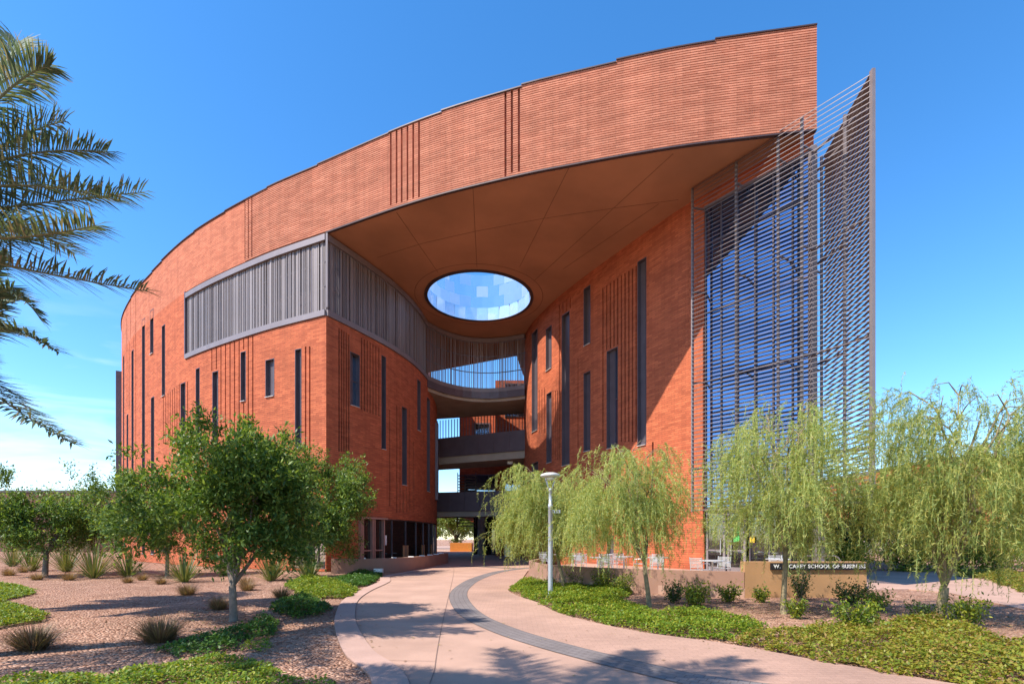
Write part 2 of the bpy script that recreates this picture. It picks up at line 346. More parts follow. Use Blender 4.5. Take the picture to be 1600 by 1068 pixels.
def quads_mesh(name, V, mat, parent=None, loc=None, per=4):
    """V: (N,per,3) faces -> one mesh object"""
    V = np.asarray(V, np.float32); n = len(V)
    if loc is not None: V = V-np.array(loc, np.float32)
    me = bpy.data.meshes.new(name); me.vertices.add(n*per); me.vertices.foreach_set('co', V.reshape(-1))
    me.loops.add(n*per); me.loops.foreach_set('vertex_index', np.arange(n*per, dtype=np.int32))
    me.polygons.add(n); me.polygons.foreach_set('loop_start', np.arange(0, n*per, per, dtype=np.int32)); me.polygons.foreach_set('loop_total', np.full(n, per, np.int32))
    me.materials.append(mat); me.update(calc_edges=True); me.validate()
    return link(name, me, parent, loc)
def unit(a): return a/np.maximum(np.linalg.norm(a, axis=-1, keepdims=True), 1e-9)
def leaf_quads(Pn, D, L, W, tilt=None):
    """diamond leaves from base points Pn along D, length L, width W, random roll"""
    n = len(Pn); D = unit(D); r = unit(rng.normal(size=(n, 3)) if tilt is None else tilt+rng.normal(scale=.5, size=(n, 3)))
    S = unit(np.cross(D, r)); L = np.broadcast_to(np.asarray(L, float), (n,))[:, None]; W = np.broadcast_to(np.asarray(W, float), (n,))[:, None]
    mid = Pn+D*L*.45
    return np.stack([Pn, mid+S*W*.5, Pn+D*L, mid-S*W*.5], axis=1)

# ------------------------------------------------------------------ plan of the building (metres, from the eye point)
OC = Curve([(12.05, 20.25), (7.84, 20.9), (5.35, 21.42), (2.76, 22.08), (0, 22.86), (-4.43, 24.45), (-9.8, 27.0), (-14.65, 29.4), (-21.0, 33.3), (-27.4, 38.4), (-31.2, 41.8), (-35.0, 45.9), (-37.8, 50.2), (-39.4, 55), (-39.8, 60), (-38.8, 66)])
sC = OC.near(-9.8, 27.0)
IL = Curve([(-9.8, 27.0), (-8.54, 29.5), (-7.45, 32.0), (-6.66, 34.8), (-6.3, 37.7), (-6.18, 41), (-6.6, 45), (-7.7, 50), (-9.2, 57)])
RF = Curve([(1.35, 50), (1.15, 46), (1.0, 42), (1.35, 39), (2.75, 35.1), (4.31, 31.9), (6.5, 28.0), (7.95, 25.6), (9.03, 24.03)])
BC = Curve([(-6.28, 37.9), (-5.4, 39.35), (-4.05, 40.6), (-2.56, 41.1), (-1.0, 41.0), (1.0, 40.2)])
ZS, ZM = 17.9, 13.8                                 # soffit height, foot of the fourth-floor screens
bld = thing('university_building', 'large curved red brick university building with overhanging roof and round skylight', 'building')

def wall(name, crv, sA, sB, z0, z1, ops, side, mat, off=0.0, step=.6, course=None, top=None, proj=.022, parent=bld):
    """brick wall sheet along a curve with real recesses: ops = (s0, s1, za, zb, depth, back?)"""
    S = list(np.arange(sA, sB, step))+[sB]; Z = [z0, z1]
    for o in ops: S += [o[0], o[1]]; Z += [o[2], o[3]]
    rowoff = None
    if course:
        zz = np.arange(z0, z1, course)
        for a in zz: Z += [a, min(z1, a+course*.30)]
    if top:
        for a, b, zt in top: S += [a, b]; Z.append(zt)
    def clean(A, lo, hi):
        A = sorted(min(max(a, lo), hi) for a in A); out = [A[0]]
        for a in A[1:]:
            if a-out[-1] > 2e-3: out.append(a)
        return np.array(out)
    S = clean(S, sA, sB); Z = clean(Z, z0, z1)
    sm, zm = (S[1:]+S[:-1])/2, (Z[1:]+Z[:-1])/2
    solid = np.ones((len(sm), len(zm)), bool)
    for o in ops: solid[np.ix_((sm > o[0]) & (sm < o[1]), (zm > o[2]) & (zm < o[3]))] = False
    if top:
        for a, b, zt in top: solid[np.ix_((sm > a) & (sm < b), zm > zt)] = False
    ro = np.full(len(zm), off)
    if course: ro = off+np.where(((zm-z0)/course % 1) > .30, proj, 0.0)
    Pp = [crv.pos(a) for a in S]; Nn = [crv.nor(a, side) for a in S]; mb = MB()
    def pt(i, z, d): q = Pp[i]+Nn[i]*d; return (q.x, q.y, z)
    zu = z0 if course else 0.0
    for i in range(len(sm)):
        for j in range(len(zm)):
            if not solid[i, j]: continue
            d = ro[j]
            mb.quad(pt(i, Z[j], d), pt(i+1, Z[j], d), pt(i+1, Z[j+1], d), pt(i, Z[j+1], d), [(S[i], Z[j]-zu), (S[i+1], Z[j]-zu), (S[i+1], Z[j+1]-zu), (S[i], Z[j+1]-zu)])
            if course and j+1 < len(zm) and ro[j+1] != d and solid[i, j+1]:
                e = ro[j+1]; mb.quad(pt(i, Z[j+1], d), pt(i+1, Z[j+1], d), pt(i+1, Z[j+1], e), pt(i, Z[j+1], e), [(S[i], Z[j+1]+.03), (S[i+1], Z[j+1]+.03), (S[i+1], Z[j+1]+.06), (S[i], Z[j+1]+.06)])
    for o in ops:
        if not o[4]: continue
        a, b, za, zb, dp = o[:5]; a = max(a, sA); b = min(b, sB); zb = min(zb, z1); za = max(za, z0)
        if b <= a or zb <= za: continue
        if top:
            for ta, tb, zt in top:
                if ta <= (a+b)/2 <= tb: zb = min(zb, zt)
        pa, pb, na, nb = crv.pos(a), crv.pos(b), crv.nor(a, side), crv.nor(b, side)
        def q(p, n, d, z): r = p+n*d; return (r.x, r.y, z)
        f = off+(proj if course else 0)
        mb.quad(q(pa, na, f, za), q(pa, na, -dp, za), q(pa, na, -dp, zb), q(pa, na, f, zb), [(a, za), (a+dp, za), (a+dp, zb), (a, zb)])
        mb.quad(q(pb, nb, f, za), q(pb, nb, -dp, za), q(pb, nb, -dp, zb), q(pb, nb, f, zb), [(b, za), (b+dp, za), (b+dp, zb), (b, zb)])
        for z in (za, zb): mb.quad(q(pa, na, f, z), q(pb, nb, f, z), q(pb, nb, -dp, z), q(pa, na, -dp, z), [(a, z), (b, z), (b, z+dp), (a, z+dp)])
        if o[5]: mb.quad(q(pa, na, -dp, za), q(pb, nb, -dp, za), q(pb, nb, -dp, zb), q(pa, na, -dp, zb), [(a, za), (b, za), (b, zb), (a, zb)])
    return mb.build(name, mat, parent)

def opening(crv, u0, u1, v0, v1, wmax=None, zmin=None):
    a, b = crv.atu(u0), crv.atu(u1); a, b = min(a, b), max(a, b)
    if wmax and b-a > wmax: c = (a+b)/2; a, b = c-wmax/2, c+wmax/2
    Y = crv.pos((a+b)/2).y; zt = CZ+(HV-v0)*Y/F; zb = CZ+(HV-v1)*Y/F
    if zmin is not None: zb = max(zb, zmin)
    return a, b, zb, zt
def grooves(crv, spec, w=.10, d=.13, zmax=None):
    out = []
    for u, v0, v1 in spec:
        a = crv.atu(u)
        if a is None: continue
        Y = crv.pos(a).y; zt = CZ+(HV-v0)*Y/F; zb = CZ+(HV-v1)*Y/F
        if zmax: zt = min(zt, zmax)
        out.append((a-w/2, a+w/2, zb, zt, d, True))
    return out
def spread(u0, u1, n, va, vb, wa, wb):              # n grooves, tops sloping va->vb, feet wa->wb
    return [(u0+(u1-u0)*k/(n-1), va+(vb-va)*k/(n-1), wa+(wb-wa)*k/(n-1)) for k in range(n)]
def window(crv, o, side, depth=.34, metal='bronze', panel=.45, flip=False):
    """metal-lined slot: liner, solid metal leaf on one side, glass on the other"""
    a, b, za, zb = o; pa, pb = crv.pos(a), crv.pos(b); t = (pb-pa); w = t.length; t.normalize(); n = crv.nor((a+b)/2, side)
    if t.length == 0: return
    c = (pa+pb)/2; mb = MB(); zc = (za+zb)/2; hz = (zb-za)/2; th = .03; dd = depth/2
    base = c-n*(depth/2-.012)
    mb.obox(base-t*(w/2-th/2)+Vector((0, 0, zc)), t*th/2, n*dd, Vector((0, 0, hz)))
    mb.obox(base+t*(w/2-th/2)+Vector((0, 0, zc)), t*th/2, n*dd, Vector((0, 0, hz)))
    mb.obox(base+Vector((0, 0, zb-th/2)), t*(w/2-th-.001), n*dd, Vector((0, 0, th/2)))
    wi = w-2*th; pw = wi*panel; sgn = -1 if not flip else 1
    mb.obox(c-n*(depth-.10)+t*sgn*(wi/2-pw/2)+Vector((0, 0, zc)), t*pw/2, n*.03, Vector((0, 0, hz-th-.002)))
    k = max(1, int((zb-za)/4.2))
    for i in range(1, k+1):
        z = za+(zb-za)*i/(k+1); mb.obox(c-n*(depth-.075)-t*sgn*(pw/2)+Vector((0, 0, z)), t*((wi-pw)/2-.001), n*.025, Vector((0, 0, .03)))
    f = mb.build('window', M[metal], bld, loc=c+Vector((0, 0, za)))
    sl_ = MB(); sl_.obox(c-n*(depth/2-.045)+Vector((0, 0, za+th/2)), t*(w/2-th-.001), n*(dd+.035), Vector((0, 0, th/2))); sl_.build('sill', M['lampcap'], f, loc=c+Vector((0, 0, za)))
    g = MB(); g.obox(c-n*(depth-.06)-t*sgn*(pw/2)+Vector((0, 0, zc)), t*((wi-pw)/2-.003), n*.008, Vector((0, 0, hz-th-.004)))
    g.build('pane', M['glass'], f, loc=c+Vector((0, 0, za)))
    return f

# --- outer wall, left of the corner
oc_win = [(222, 226.5, 498, 866), (234.5, 240, 484, 553), (253, 258, 508, 619), (236, 241, 620, 866), (282, 290, 598, 700), (306, 312, 575, 690), (332, 341, 580, 690),
          (376, 384, 549, 627), (414.5, 429, 561, 620), (461, 471, 545, 700), (205, 209.5, 547, 780), (191.5, 195.5, 556, 780), (197.5, 201, 647, 800)]
ops = []; wins = []
for w in oc_win:
    o = opening(OC, *w, wmax=.75, zmin=.6); ops.append((*o, .34, False)); wins.append(o)
g = spread(331, 395, 10, 545, 520, 668, 678)+spread(255.5, 280, 8, 620, 600, 693, 700)+[(293, 596, 720), (298, 640, 720)]+[(477.6, 541, 720), (484, 541, 720)]
g += [(212, 470, 860), (209, 474, 700), (202, 490, 640), (198.5, 498, 630)]+spread(300, 372, 9, 830, 832, 886, 884)
wset = [w for w in ops]
def clear(gs, ws):
    return [x for x in gs if not any(x[0] < w[1]+.04 and x[1] > w[0]-.04 and x[2] < w[3] and x[3] > w[2] for w in ws)]
def split(gs, ws):
    out = []
    for x in gs:
        segs = [(x[2], x[3])]
        for w in ws:
            if x[0] < w[1]+.03 and x[1] > w[0]-.03:
                n = []
                for lo, hi in segs:
                    if w[2] >= hi or w[3] <= lo: n.append((lo, hi)); continue
                    if w[2]-.1 > lo: n.append((lo, w[2]-.1))
                    if w[3]+.1 < hi: n.append((w[3]+.1, hi))
                segs = n
        out += [(x[0], x[1], lo, hi, x[4], x[5]) for lo, hi in segs if hi-lo > .2]
    return out
sM = OC.atu(290)
gro = split(grooves(OC, g), ops)
corner_glass = opening(OC, 452, 508.5, 838, 889); corner_glass = (corner_glass[0], corner_glass[1], .12, 2.3)
outer_ops = ops+gro+[(sC, sM, ZM-.32, ZS+.1, 0, False), (*corner_glass, .3, False)]
wall('brick_wall', OC, sC, OC.L, 0, ZS, outer_ops, 1, M['brick'])
for o in wins: window(OC, o, 1, flip=True, panel=.6)
# --- curved inner wall of the left wing
il_win = [(547, 562, 552, 635, .55), (596, 603, 556, 702, .8), (628, 635.5, 636, 758, .8), (652, 657, 594, 673, .8), (667, 671.5, 622, 768, .8)]
ops2 = []; wins2 = []
for u0, u1, v0, v1, pnl in il_win:
    o = opening(IL, u0, u1, v0, v1, wmax=1.3); ops2.append((*o, .34, False)); wins2.append((o, pnl))
g = spread(530, 545, 5, 512, 522, 705, 705)+spread(565, 592, 7, 527, 543, 640, 650)+spread(620, 640, 5, 632, 640, 800, 800)+[(609, 640, 790), (646, 690, 800)]
gro2 = split(grooves(IL, g, w=.11), ops2)
sD0, sD1 = IL.atu(562), 18.0
lob = (sD0, sD1, 0.05, 2.95)
wall('brick_wall', IL, 0, IL.L, 0, ZM-.32, ops2+gro2+[(*lob, .45, False)], -1, M['brick'])
for o, pnl in wins2: window(IL, o, -1, panel=pnl)
# --- right wing wall
rf_win = [(996, 1010, 405, 696, .6), (912, 922.5, 448, 539, .7), (912, 922.5, 581, 705, .7), (948, 965.5, 545, 700, .5), (878, 890, 489, 727, .6), (853, 862, 511, 578, .7), (854, 862, 613, 723, .7), (831, 840, 517, 674, .7), (831, 841, 722, 800, .7), (949, 959, 836, 866, .5)]
ops3 = []; wins3 = []
for u0, u1, v0, v1, pnl in rf_win:
    o = opening(RF, u0, u1, v0, v1, wmax=1.6); ops3.append((*o, .34, False)); wins3.append((o, pnl))
g = spread(942, 994, 10, 450, 415, 690, 690)+spread(874, 891, 4, 476, 464, 715, 715)+spread(864, 875, 4, 610, 610, 718, 718)+spread(834, 851, 5, 612, 606, 676, 676)+[(903, 560, 700), (1020, 690, 820)]
gro3 = split(grooves(RF, g, w=.11, zmax=ZS-.25), ops3)
wall('brick_wall', RF, 0, RF.L, 0.0, ZS, ops3+gro3, -1, M['brick'])
for o, pnl in wins3: window(RF, o, -1, panel=pnl)

# --- brick fascia above, corbelled courses as real ledges, parapet in steps
steps = [(1117, 21.90), (963, 21.80), (815, 21.72), (690, 21.64), (608, 21.60), (497, 21.54), (418, 21.48), (352, 21.42), (304, 21.36), (253, 21.28), (238, 21.20), (205, 21.12)]
tops = []; prev = 0.0; zt = 21.98
for u, z in steps:
    a = OC.atu(u); tops.append((prev, a, zt)); prev, zt = a, z
tops.append((prev, OC.L, zt))
fg = [(u, -400, v) for u, v in ((611, 321), (620, 318), (628, 316), (637, 313), (646, 310), (655, 308), (790, 276), (800, 270), (811, 268))]
fgr = [(x[0], x[1], x[2], 22.2, .13, True) for x in grooves(OC, fg, w=.10)]
fgr += [(x[0], x[1], 18.0, 22.2, .13, True) for x in grooves(OC, [(383, -300, 400), (388.5, -300, 400), (394, -300, 400)], w=.09)]
fgr += [(x[0], x[1], 17.95, 21.0, .10, True) for x in grooves(OC, [(212, 0, 480), (204, 0, 480), (198, 0, 480)], w=.10)]
sF = OC.atu(383)
wall('brick_fascia', OC, 0, sF, ZS, 22.0, fgr, 1, M['fascia'], course=.10, top=tops, step=.7)
wall('brick_fascia', OC, sF, OC.L, ZS, 22.0, fgr, 1, M['fascia_left'], top=tops, step=.7)
mb = MB()
for a, b, z in tops:
    for k in range(max(1, int((b-a)/.7))):
        n = max(1, int((b-a)/.7)); s0, s1 = a+(b-a)*k/n, a+(b-a)*(k+1)/n
        p, q, n0, n1 = OC.pos(s0), OC.pos(s1), OC.nor(s0, 1), OC.nor(s1, 1)
        o_, i_ = .07, -.45; zz = (z+.003, z+.055)
        A = [p+n0*o_, q+n1*o_, q+n1*i_, p+n0*i_]
        for z_ in zz: mb.quad(*[(x.x, x.y, z_) for x in A])
        mb.quad((A[0].x, A[0].y, zz[0]), (A[1].x, A[1].y, zz[0]), (A[1].x, A[1].y, zz[1]), (A[0].x, A[0].y, zz[1]))
        mb.quad((A[3].x, A[3].y, zz[0]), (A[2].x, A[2].y, zz[0]), (A[2].x, A[2].y, zz[1]), (A[3].x, A[3].y, zz[1]))
        mb.quad((A[2].x, A[2].y, 18.7), (A[3].x, A[3].y, 18.7), (A[3].x, A[3].y, zz[0]), (A[2].x, A[2].y, zz[0]))
    for s_ in (a, b):
        p, n = OC.pos(s_), OC.nor(s_, 1); x, y = p+n*.07, p-n*.45; mb.quad((x.x, x.y, z), (y.x, y.y, z), (y.x, y.y, z+.055), (x.x, x.y, z+.055))
mb.build('coping', M['coping'], bld)
# drip edge at the foot of the fascia
mb = MB()
N = 60
for k in range(N):
    s0, s1 = sC*k/N, sC*(k+1)/N
    p, q, n0, n1 = OC.pos(s0), OC.pos(s1), OC.nor(s0, 1), OC.nor(s1, 1)
    A = [p+n0*.03, q+n1*.03, q-n1*.12, p-n0*.12]
    for z_ in (ZS-.055, ZS-.003): mb.quad(*[(x.x, x.y, z_) for x in A])
    for i, j in ((0, 1), (3, 2)): mb.quad((A[i].x, A[i].y, ZS-.055), (A[j].x, A[j].y, ZS-.055), (A[j].x, A[j].y, ZS-.003), (A[i].x, A[i].y, ZS-.003))
mb.build('drip_edge', M['coping'], bld)

# --- soffit and roof slab with the round opening
HC, HR = Vector((-2.2, 34.4, 0)), 3.52
outline = [OC.pos(a)-OC.nor(a, 1)*.02 for a in np.linspace(0, OC.L, 110)]+[Vector((-9.2, 58, 0)), Vector((-8.2, 49.8, 0)), Vector((.4, 45.3, 0)), Vector((1.3, 52, 0)), Vector((17, 52, 0)), Vector((15.2, 34, 0))]
hole = [HC+Vector((math.cos(a), math.sin(a), 0))*HR for a in np.linspace(0, 2*math.pi, 64, endpoint=False)]
def slab(z):
    tri = tessellate_polygon([outline, hole]); allp = outline+hole; b = MB()
    b.v = [(p.x, p.y, z) for p in allp]; b.f = [tuple(t) for t in tri]; b.uv = [None]*len(tri); b.mi = [0]*len(tri); return b
slab(ZS).build('soffit', M['soffit'], bld)
slab(18.8).build('roof', M['roof'], bld)
mb = MB()
back = outline[109:]+[outline[0]]
for p, q in zip(back[:-1], back[1:]): mb.quad((p.x, p.y, ZS), (q.x, q.y, ZS), (q.x, q.y, 21.1), (p.x, p.y, 21.1), [(0, 0), ((q-p).length, 0), ((q-p).length, 3.2), (0, 3.2)])
mb.build('brick_parapet', M['fascia'], bld)
jo = MB()
def sline(a, b, w=.035):
    p, q = PH(*a, ZS), PH(*b, ZS); jo.bar((*p, ZS-.004), (*q, ZS-.004), .026, .006)
def cr3(x, y): return (480+x/3.3375, 300+y/3.3375)
sline(cr3(465, 105), cr3(682, 418)); sline((739, 292), cr3(885, 390)); sline((889, 262), cr3(1108, 390)); sline((1052, 240), cr3(1185, 460)); sline((880, 420), (1030, 318))
tv = [(590, 402), (660, 380), (744, 361), (850, 341), (960, 325), (1060, 312)]
for a, b in zip(tv[:-1], tv[1:]): sline(a, b)
ring = [HC+Vector((math.cos(a), math.sin(a), 0))*(HR+.75) for a in np.linspace(0, 2*math.pi, 49)]
for p, q in zip(ring[:-1], ring[1:]): jo.bar((p.x, p.y, ZS-.004), (q.x, q.y, ZS-.004), .03, .006)
jo.build('soffit_joints', M['joint'], bld)
# drum of mirror panels
dr = MB(); cols_ = 26; rows = [ZS-.03, 18.8, 19.6, 20.4, 21.2]
for r in range(4):
    for k in range(cols_):
        off = .5*(r % 2); a0, a1 = 2*math.pi*(k+off)/cols_, 2*math.pi*(k+1+off)/cols_
        rr = HR-.02-random.random()*.012; g_ = .0008
        p0, p1 = HC+Vector((math.cos(a0+g_), math.sin(a0+g_), 0))*rr, HC+Vector((math.cos(a1-g_), math.sin(a1-g_), 0))*rr
        tl = random.uniform(-.03, .03)
        c = (p0+p1)/2; inn = (HC-c).normalized()
        dr.quad((p0.x, p0.y, rows[r]+.002), (p1.x, p1.y, rows[r]+.002), (p1.x+inn.x*tl, p1.y+inn.y*tl, rows[r+1]-.002), (p0.x+inn.x*tl, p0.y+inn.y*tl, rows[r+1]-.002), mi=random.choice((0, 0, 1, 1, 2)) if r else random.choice((3, 3, 4)))
dr.build('skylight_drum', [M['mirror_a'], M['mirror_b'], M['mirror_c'], M['mirror_d'], M['mirror_e']], bld)
dd = MB()
for k in range(64):
    a0, a1 = 2*math.pi*k/64, 2*math.pi*(k+1)/64
    def e(a, r, z): return (HC.x+math.cos(a)*r, HC.y+math.sin(a)*r, z)
    dd.quad(e(a0, HR, ZS-.06), e(a1, HR, ZS-.06), e(a1, HR, 18.8), e(a0, HR, 18.8))
    dd.quad(e(a0, HR-.09, ZS-.07), e(a1, HR-.09, ZS-.07), e(a1, HR+.12, ZS-.07), e(a0, HR+.12, ZS-.07)); dd.quad(e(a0, HR+.12, ZS-.07), e(a1, HR+.12, ZS-.07), e(a1, HR+.12, ZS), e(a0, HR+.12, ZS))
    dd.quad(e(a0, HR-.09, ZS-.07), e(a1, HR-.09, ZS-.07), e(a1, HR-.09, ZS-.03), e(a0, HR-.09, ZS-.03))
dd.build('skylight_rim', M['coping'], bld)

# --- fourth-floor slat screens
def sweep(mb, crv, s0, s1, o0, o1, z0, z1, side, step=.7):
    n = max(1, int(abs(s1-s0)/step)); A = []
    for k in range(n+1):
        a = s0+(s1-s0)*k/n; p, nn = crv.pos(a), crv.nor(a, side); A.append((p+nn*o0, p+nn*o1))
    for (p, q), (p2, q2) in zip(A[:-1], A[1:]):
        mb.quad((p.x, p.y, z0), (p2.x, p2.y, z0), (p2.x, p2.y, z1), (p.x, p.y, z1)); mb.quad((q.x, q.y, z0), (q2.x, q2.y, z0), (q2.x, q2.y, z1), (q.x, q.y, z1))
        for z in (z0, z1): mb.quad((p.x, p.y, z), (p2.x, p2.y, z), (q2.x, q2.y, z), (q.x, q.y, z))
    for (p, q) in (A[0], A[-1]): mb.quad((p.x, p.y, z0), (q.x, q.y, z0), (q.x, q.y, z1), (p.x, p.y, z1))
def screen(crv, s0, s1, side, name='slat_screen', top=.42, gap=(.085, .135), toff=.06, backing=True, wid=(.025, .03, .035, .045, .06)):
    sl_ = MB(); s = s0+.06
    while s < s1-.05:
        p, n, t = crv.pos(s), crv.nor(s, side), crv.tan(s); w = random.choice(wid); rot = random.uniform(-.2, .2)
        ax = (t*math.cos(rot)+n*math.sin(rot))*w/2; ay = (n*math.cos(rot)-t*math.sin(rot))*.012
        sl_.obox(p-n*(.06+random.random()*.05)+Vector((0, 0, (ZM+ZS-top)/2)), ax, ay, Vector((0, 0, (ZS-top-ZM)/2+.02)))
        s += random.uniform(*gap)
    f = sl_.build(name, M['slat'], bld)
    fr = MB(); sweep(fr, crv, s0, s1, toff, -.22, ZS-top, ZS-.10, side); fr.build('head_beam', M['bronze_light'], f)
    fr = MB(); sweep(fr, crv, s0, s1, toff+.02, -.22, ZM-.30, ZM, side); fr.build('sill_beam', M['bronze_light'], f)
    for z in (ZM+1.3, ZM+2.6): rl = MB(); sweep(rl, crv, s0, s1, -.16, -.2, z-.03, z+.03, side); rl.build('rail', M['bronze'], f)
    if backing:
        bk = MB(); sweep(bk, crv, s0, s1, -1.1, -1.16, ZM-.2, ZS-.05, side); bk.build('backing_panel', M['bronze'], f)
    return f
M['paleback'] = glass_mat('dim glass wall', (.085, .07, .067), (.7, .75, .85), .05)
f = screen(OC, sC+.05, sM, 1, gap=(.055, .085))
tag(f, label='grey slat screen band on the sunlit outer face')
f = screen(IL, .05, IL.near(-6.3, 37.9), -1, gap=(.055, .09))
f = screen(BC, 0, BC.L, -1, gap=(.075, .17), backing=False, wid=(.03, .04, .05, .07))
mb = MB(); c = OC.pos(sC); mb.obox(c+Vector((.05, -.02, (ZM+ZS)/2)), (.05, 0, 0), (0, .05, 0), (0, 0, (ZS-ZM)/2-.1)); mb.build('corner_post', M['bronze_light'], bld)
# jambs where the outer screen ends
mb = MB(); p, n = OC.pos(sM), OC.nor(sM, 1); mb.obox(p+n*.0+Vector((0, 0, (ZM+ZS)/2-.1)), OC.tan(sM)*.05, n*.07, Vector((0, 0, (ZS-ZM)/2+.1))); mb.build('jamb', M['bronze'], bld)

# --- bridges across the passage
def deck(name, front, back, z0, z1, mat, parent):
    pts = list(front)+list(reversed(back)); tri = tessellate_polygon([[Vector((p[0], p[1], 0)) for p in pts]]); b = MB()
    for z in (z0, z1):
        for t in tri: b.poly([(pts[k][0], pts[k][1], z) for k in t])
    for i in range(len(pts)): p, q = pts[i], pts[(i+1) % len(pts)]; b.quad((p[0], p[1], z0), (q[0], q[1], z0), (q[0], q[1], z1), (p[0], p[1], z1))
    return b.build(name, mat, parent)
fr4 = [tuple((BC.pos(a)-BC.nor(a, -1)*.1)[:2]) for a in np.linspace(0, BC.L, 24)]
b4 = deck('bridge', fr4, [(-7.1, 47.2), (1.2, 45.0)], 12.75, 13.5, M['concrete'], bld); tag(b4, label='topmost curved bridge with concrete underside')
e4 = MB(); sweep(e4, BC, 0, BC.L, .06, -.12, 12.98, 13.52, -1); e4.build('edge_beam', M['bronze'], b4)
b3 = deck('bridge', [(-6.6, 45.0), (1.12, 41.2)], [(-7.2, 48.6), (1.25, 45.0)], 8.25, 9.0, M['concrete'], bld); tag(b3, label='middle bridge with solid bronze parapet')
def parapet(par, a, b, z0, z1):
    m_ = MB(); a, b = Vector((*a, 0)), Vector((*b, 0)); t = (b-a).normalized(); n = Vector((t.y, -t.x, 0))
    k = 6
    for i in range(k):
        p, q = a+(b-a)*i/k+t*.006, a+(b-a)*(i+1)/k-t*.006; c = (p+q)/2+n*.1
        m_.obox(c+Vector((0, 0, (z0+z1)/2)), t*(q-p).length/2, n*.05, Vector((0, 0, (z1-z0)/2)))
    return m_.build('parapet', M['bronze'], par)
parapet(b3, (-6.6, 45.0), (1.12, 41.2), 8.85, 10.5); parapet(b3, (-7.3, 48.9), (1.25, 45.3), 8.85, 10.5)
b2 = deck('bridge', [(-6.9, 46.6), (1.2, 44.6)], [(-7.6, 49.6), (1.3, 48.0)], 3.75, 4.35, M['concrete'], bld); tag(b2, label='lowest bridge above the walkway')
parapet(b2, (-6.9, 46.6), (1.2, 44.6), 4.2, 5.95); parapet(b2, (-7.7, 49.9), (1.3, 48.3), 4.2, 5.95)
# cable rods from the middle bridge up to the top one, and the tall glass fins behind
mb = MB()
for k in range(30):
    t = k/29; x, y = -7.1+8.3*t, 48.7-3.6*t
    mb.obox((x, y, 11.2), (.035, 0, 0), (0, .035, 0), (0, 0, 1.75))
mb.build('railing_rods', M['bronze'], bld)
# small lantern signs hung from the bridges
for (u, v, Y) in ((797, 722, 43), (802, 634, 43)):
    p = P3(u, v, Y); mb = MB(); mb.obox(p, (.22, 0, 0), (0, .12, 0), (0, 0, .13)); mb.bar(p+Vector((0, 0, .13)), p+Vector((0, 0, .85)), .04, .04); mb.build('camera_box', M['lens'], bld)

# --- ground-floor lobby glazing in the left wing
def glazing(crv, s0, s1, side, inset, z0, z1, n, mat, name='shopfront', frame='bronze', parent=bld, sub='pane', transom=None, wd=.05):
    fr = MB(); pn = MB()
    for k in range(n+1):
        a = s0+(s1-s0)*k/n; p, nn, t = crv.pos(a), crv.nor(a, side), crv.tan(a)
        fr.obox(p-nn*inset+Vector((0, 0, (z0+z1)/2)), t*wd/2, nn*.07, Vector((0, 0, (z1-z0)/2)))
    for k in range(n):
        a, b = s0+(s1-s0)*k/n, s0+(s1-s0)*(k+1)/n; p, q = crv.pos(a)-crv.nor(a, side)*inset, crv.pos(b)-crv.nor(b, side)*inset
        t = (q-p).normalized(); L = (q-p).length; nn = crv.nor((a+b)/2, side); c = (p+q)/2
        pn.obox(c+Vector((0, 0, (z0+z1)/2)), t*(L/2-wd/2-.002), nn*.01, Vector((0, 0, (z1-z0)/2-.06)))
        for z in [z0+.03, z1-.03]+(transom or []): fr.obox(c+Vector((0, 0, z)), t*(L/2-wd/2-.001), nn*.05, Vector((0, 0, .03)))
    f = fr.build(name, M[frame], parent); pn.build(sub, mat, f); return f
glazing(IL, sD0+1.4, sD1, -1, .16, .05, 2.95, 8, M['shopglass'], wd=.045)
# bronze entrance portal standing proud of the wall
mb = MB(); a0, a1 = IL.atu(561), IL.atu(598)
p, q, n = IL.pos(a0), IL.pos(a1), IL.nor((a0+a1)/2, -1); t = (q-p).normalized(); L = (q-p).length
for k in (0, .06, .46, .54, .95): mb.obox(p+t*L*k+n*.10+Vector((0, 0, 1.45)), t*.045, n*.12, Vector((0, 0, 1.42)))
mb.obox(p+t*L*.5+n*.12+Vector((0, 0, 2.93)), t*(L/2+.12), n*.2, Vector((0, 0, .05)))
for z in (.12, 1.05): mb.obox(p+t*L*.5+n*.09+Vector((0, 0, z)), t*L*.48, n*.04, Vector((0, 0, .04)))
po = mb.build('entrance_portal', M['portal'] if 'portal' in M else M['bronze_light'], bld)
mb = MB(); mb.obox(p+t*L*.5+n*.02+Vector((0, 0, 1.43)), t*L*.48, n*.012, Vector((0, 0, 1.38))); mb.build('pane', M['shopglass'], po)
for (k, w) in ((.25, .3), (.5, .3), (.7, .22)):      # pale boards standing inside behind the glass
    a = sD0+1.4+(sD1-sD0-1.4)*k; pp, nn, tt = IL.pos(a), IL.nor(a, -1), IL.tan(a)
    mb = MB(); mb.obox(pp-nn*.13+Vector((0, 0, .85)), tt*w*1.3, nn*.012, Vector((0, 0, .45))); mb.build('pale_board', M['signwall'], bld)
pp, nn, tt = IL.pos(a1+.4), IL.nor(a1+.4, -1), IL.tan(a1+.4)
mb = MB(); mb.obox(pp-nn*.12+Vector((0, 0, 1.65)), tt*.16, nn*.008, Vector((0, 0, .3))); mb.build('notice', M['white'], bld)
glazing(OC, corner_glass[0], corner_glass[1], 1, .2, .12, 2.3, 4, M['paleglass'])
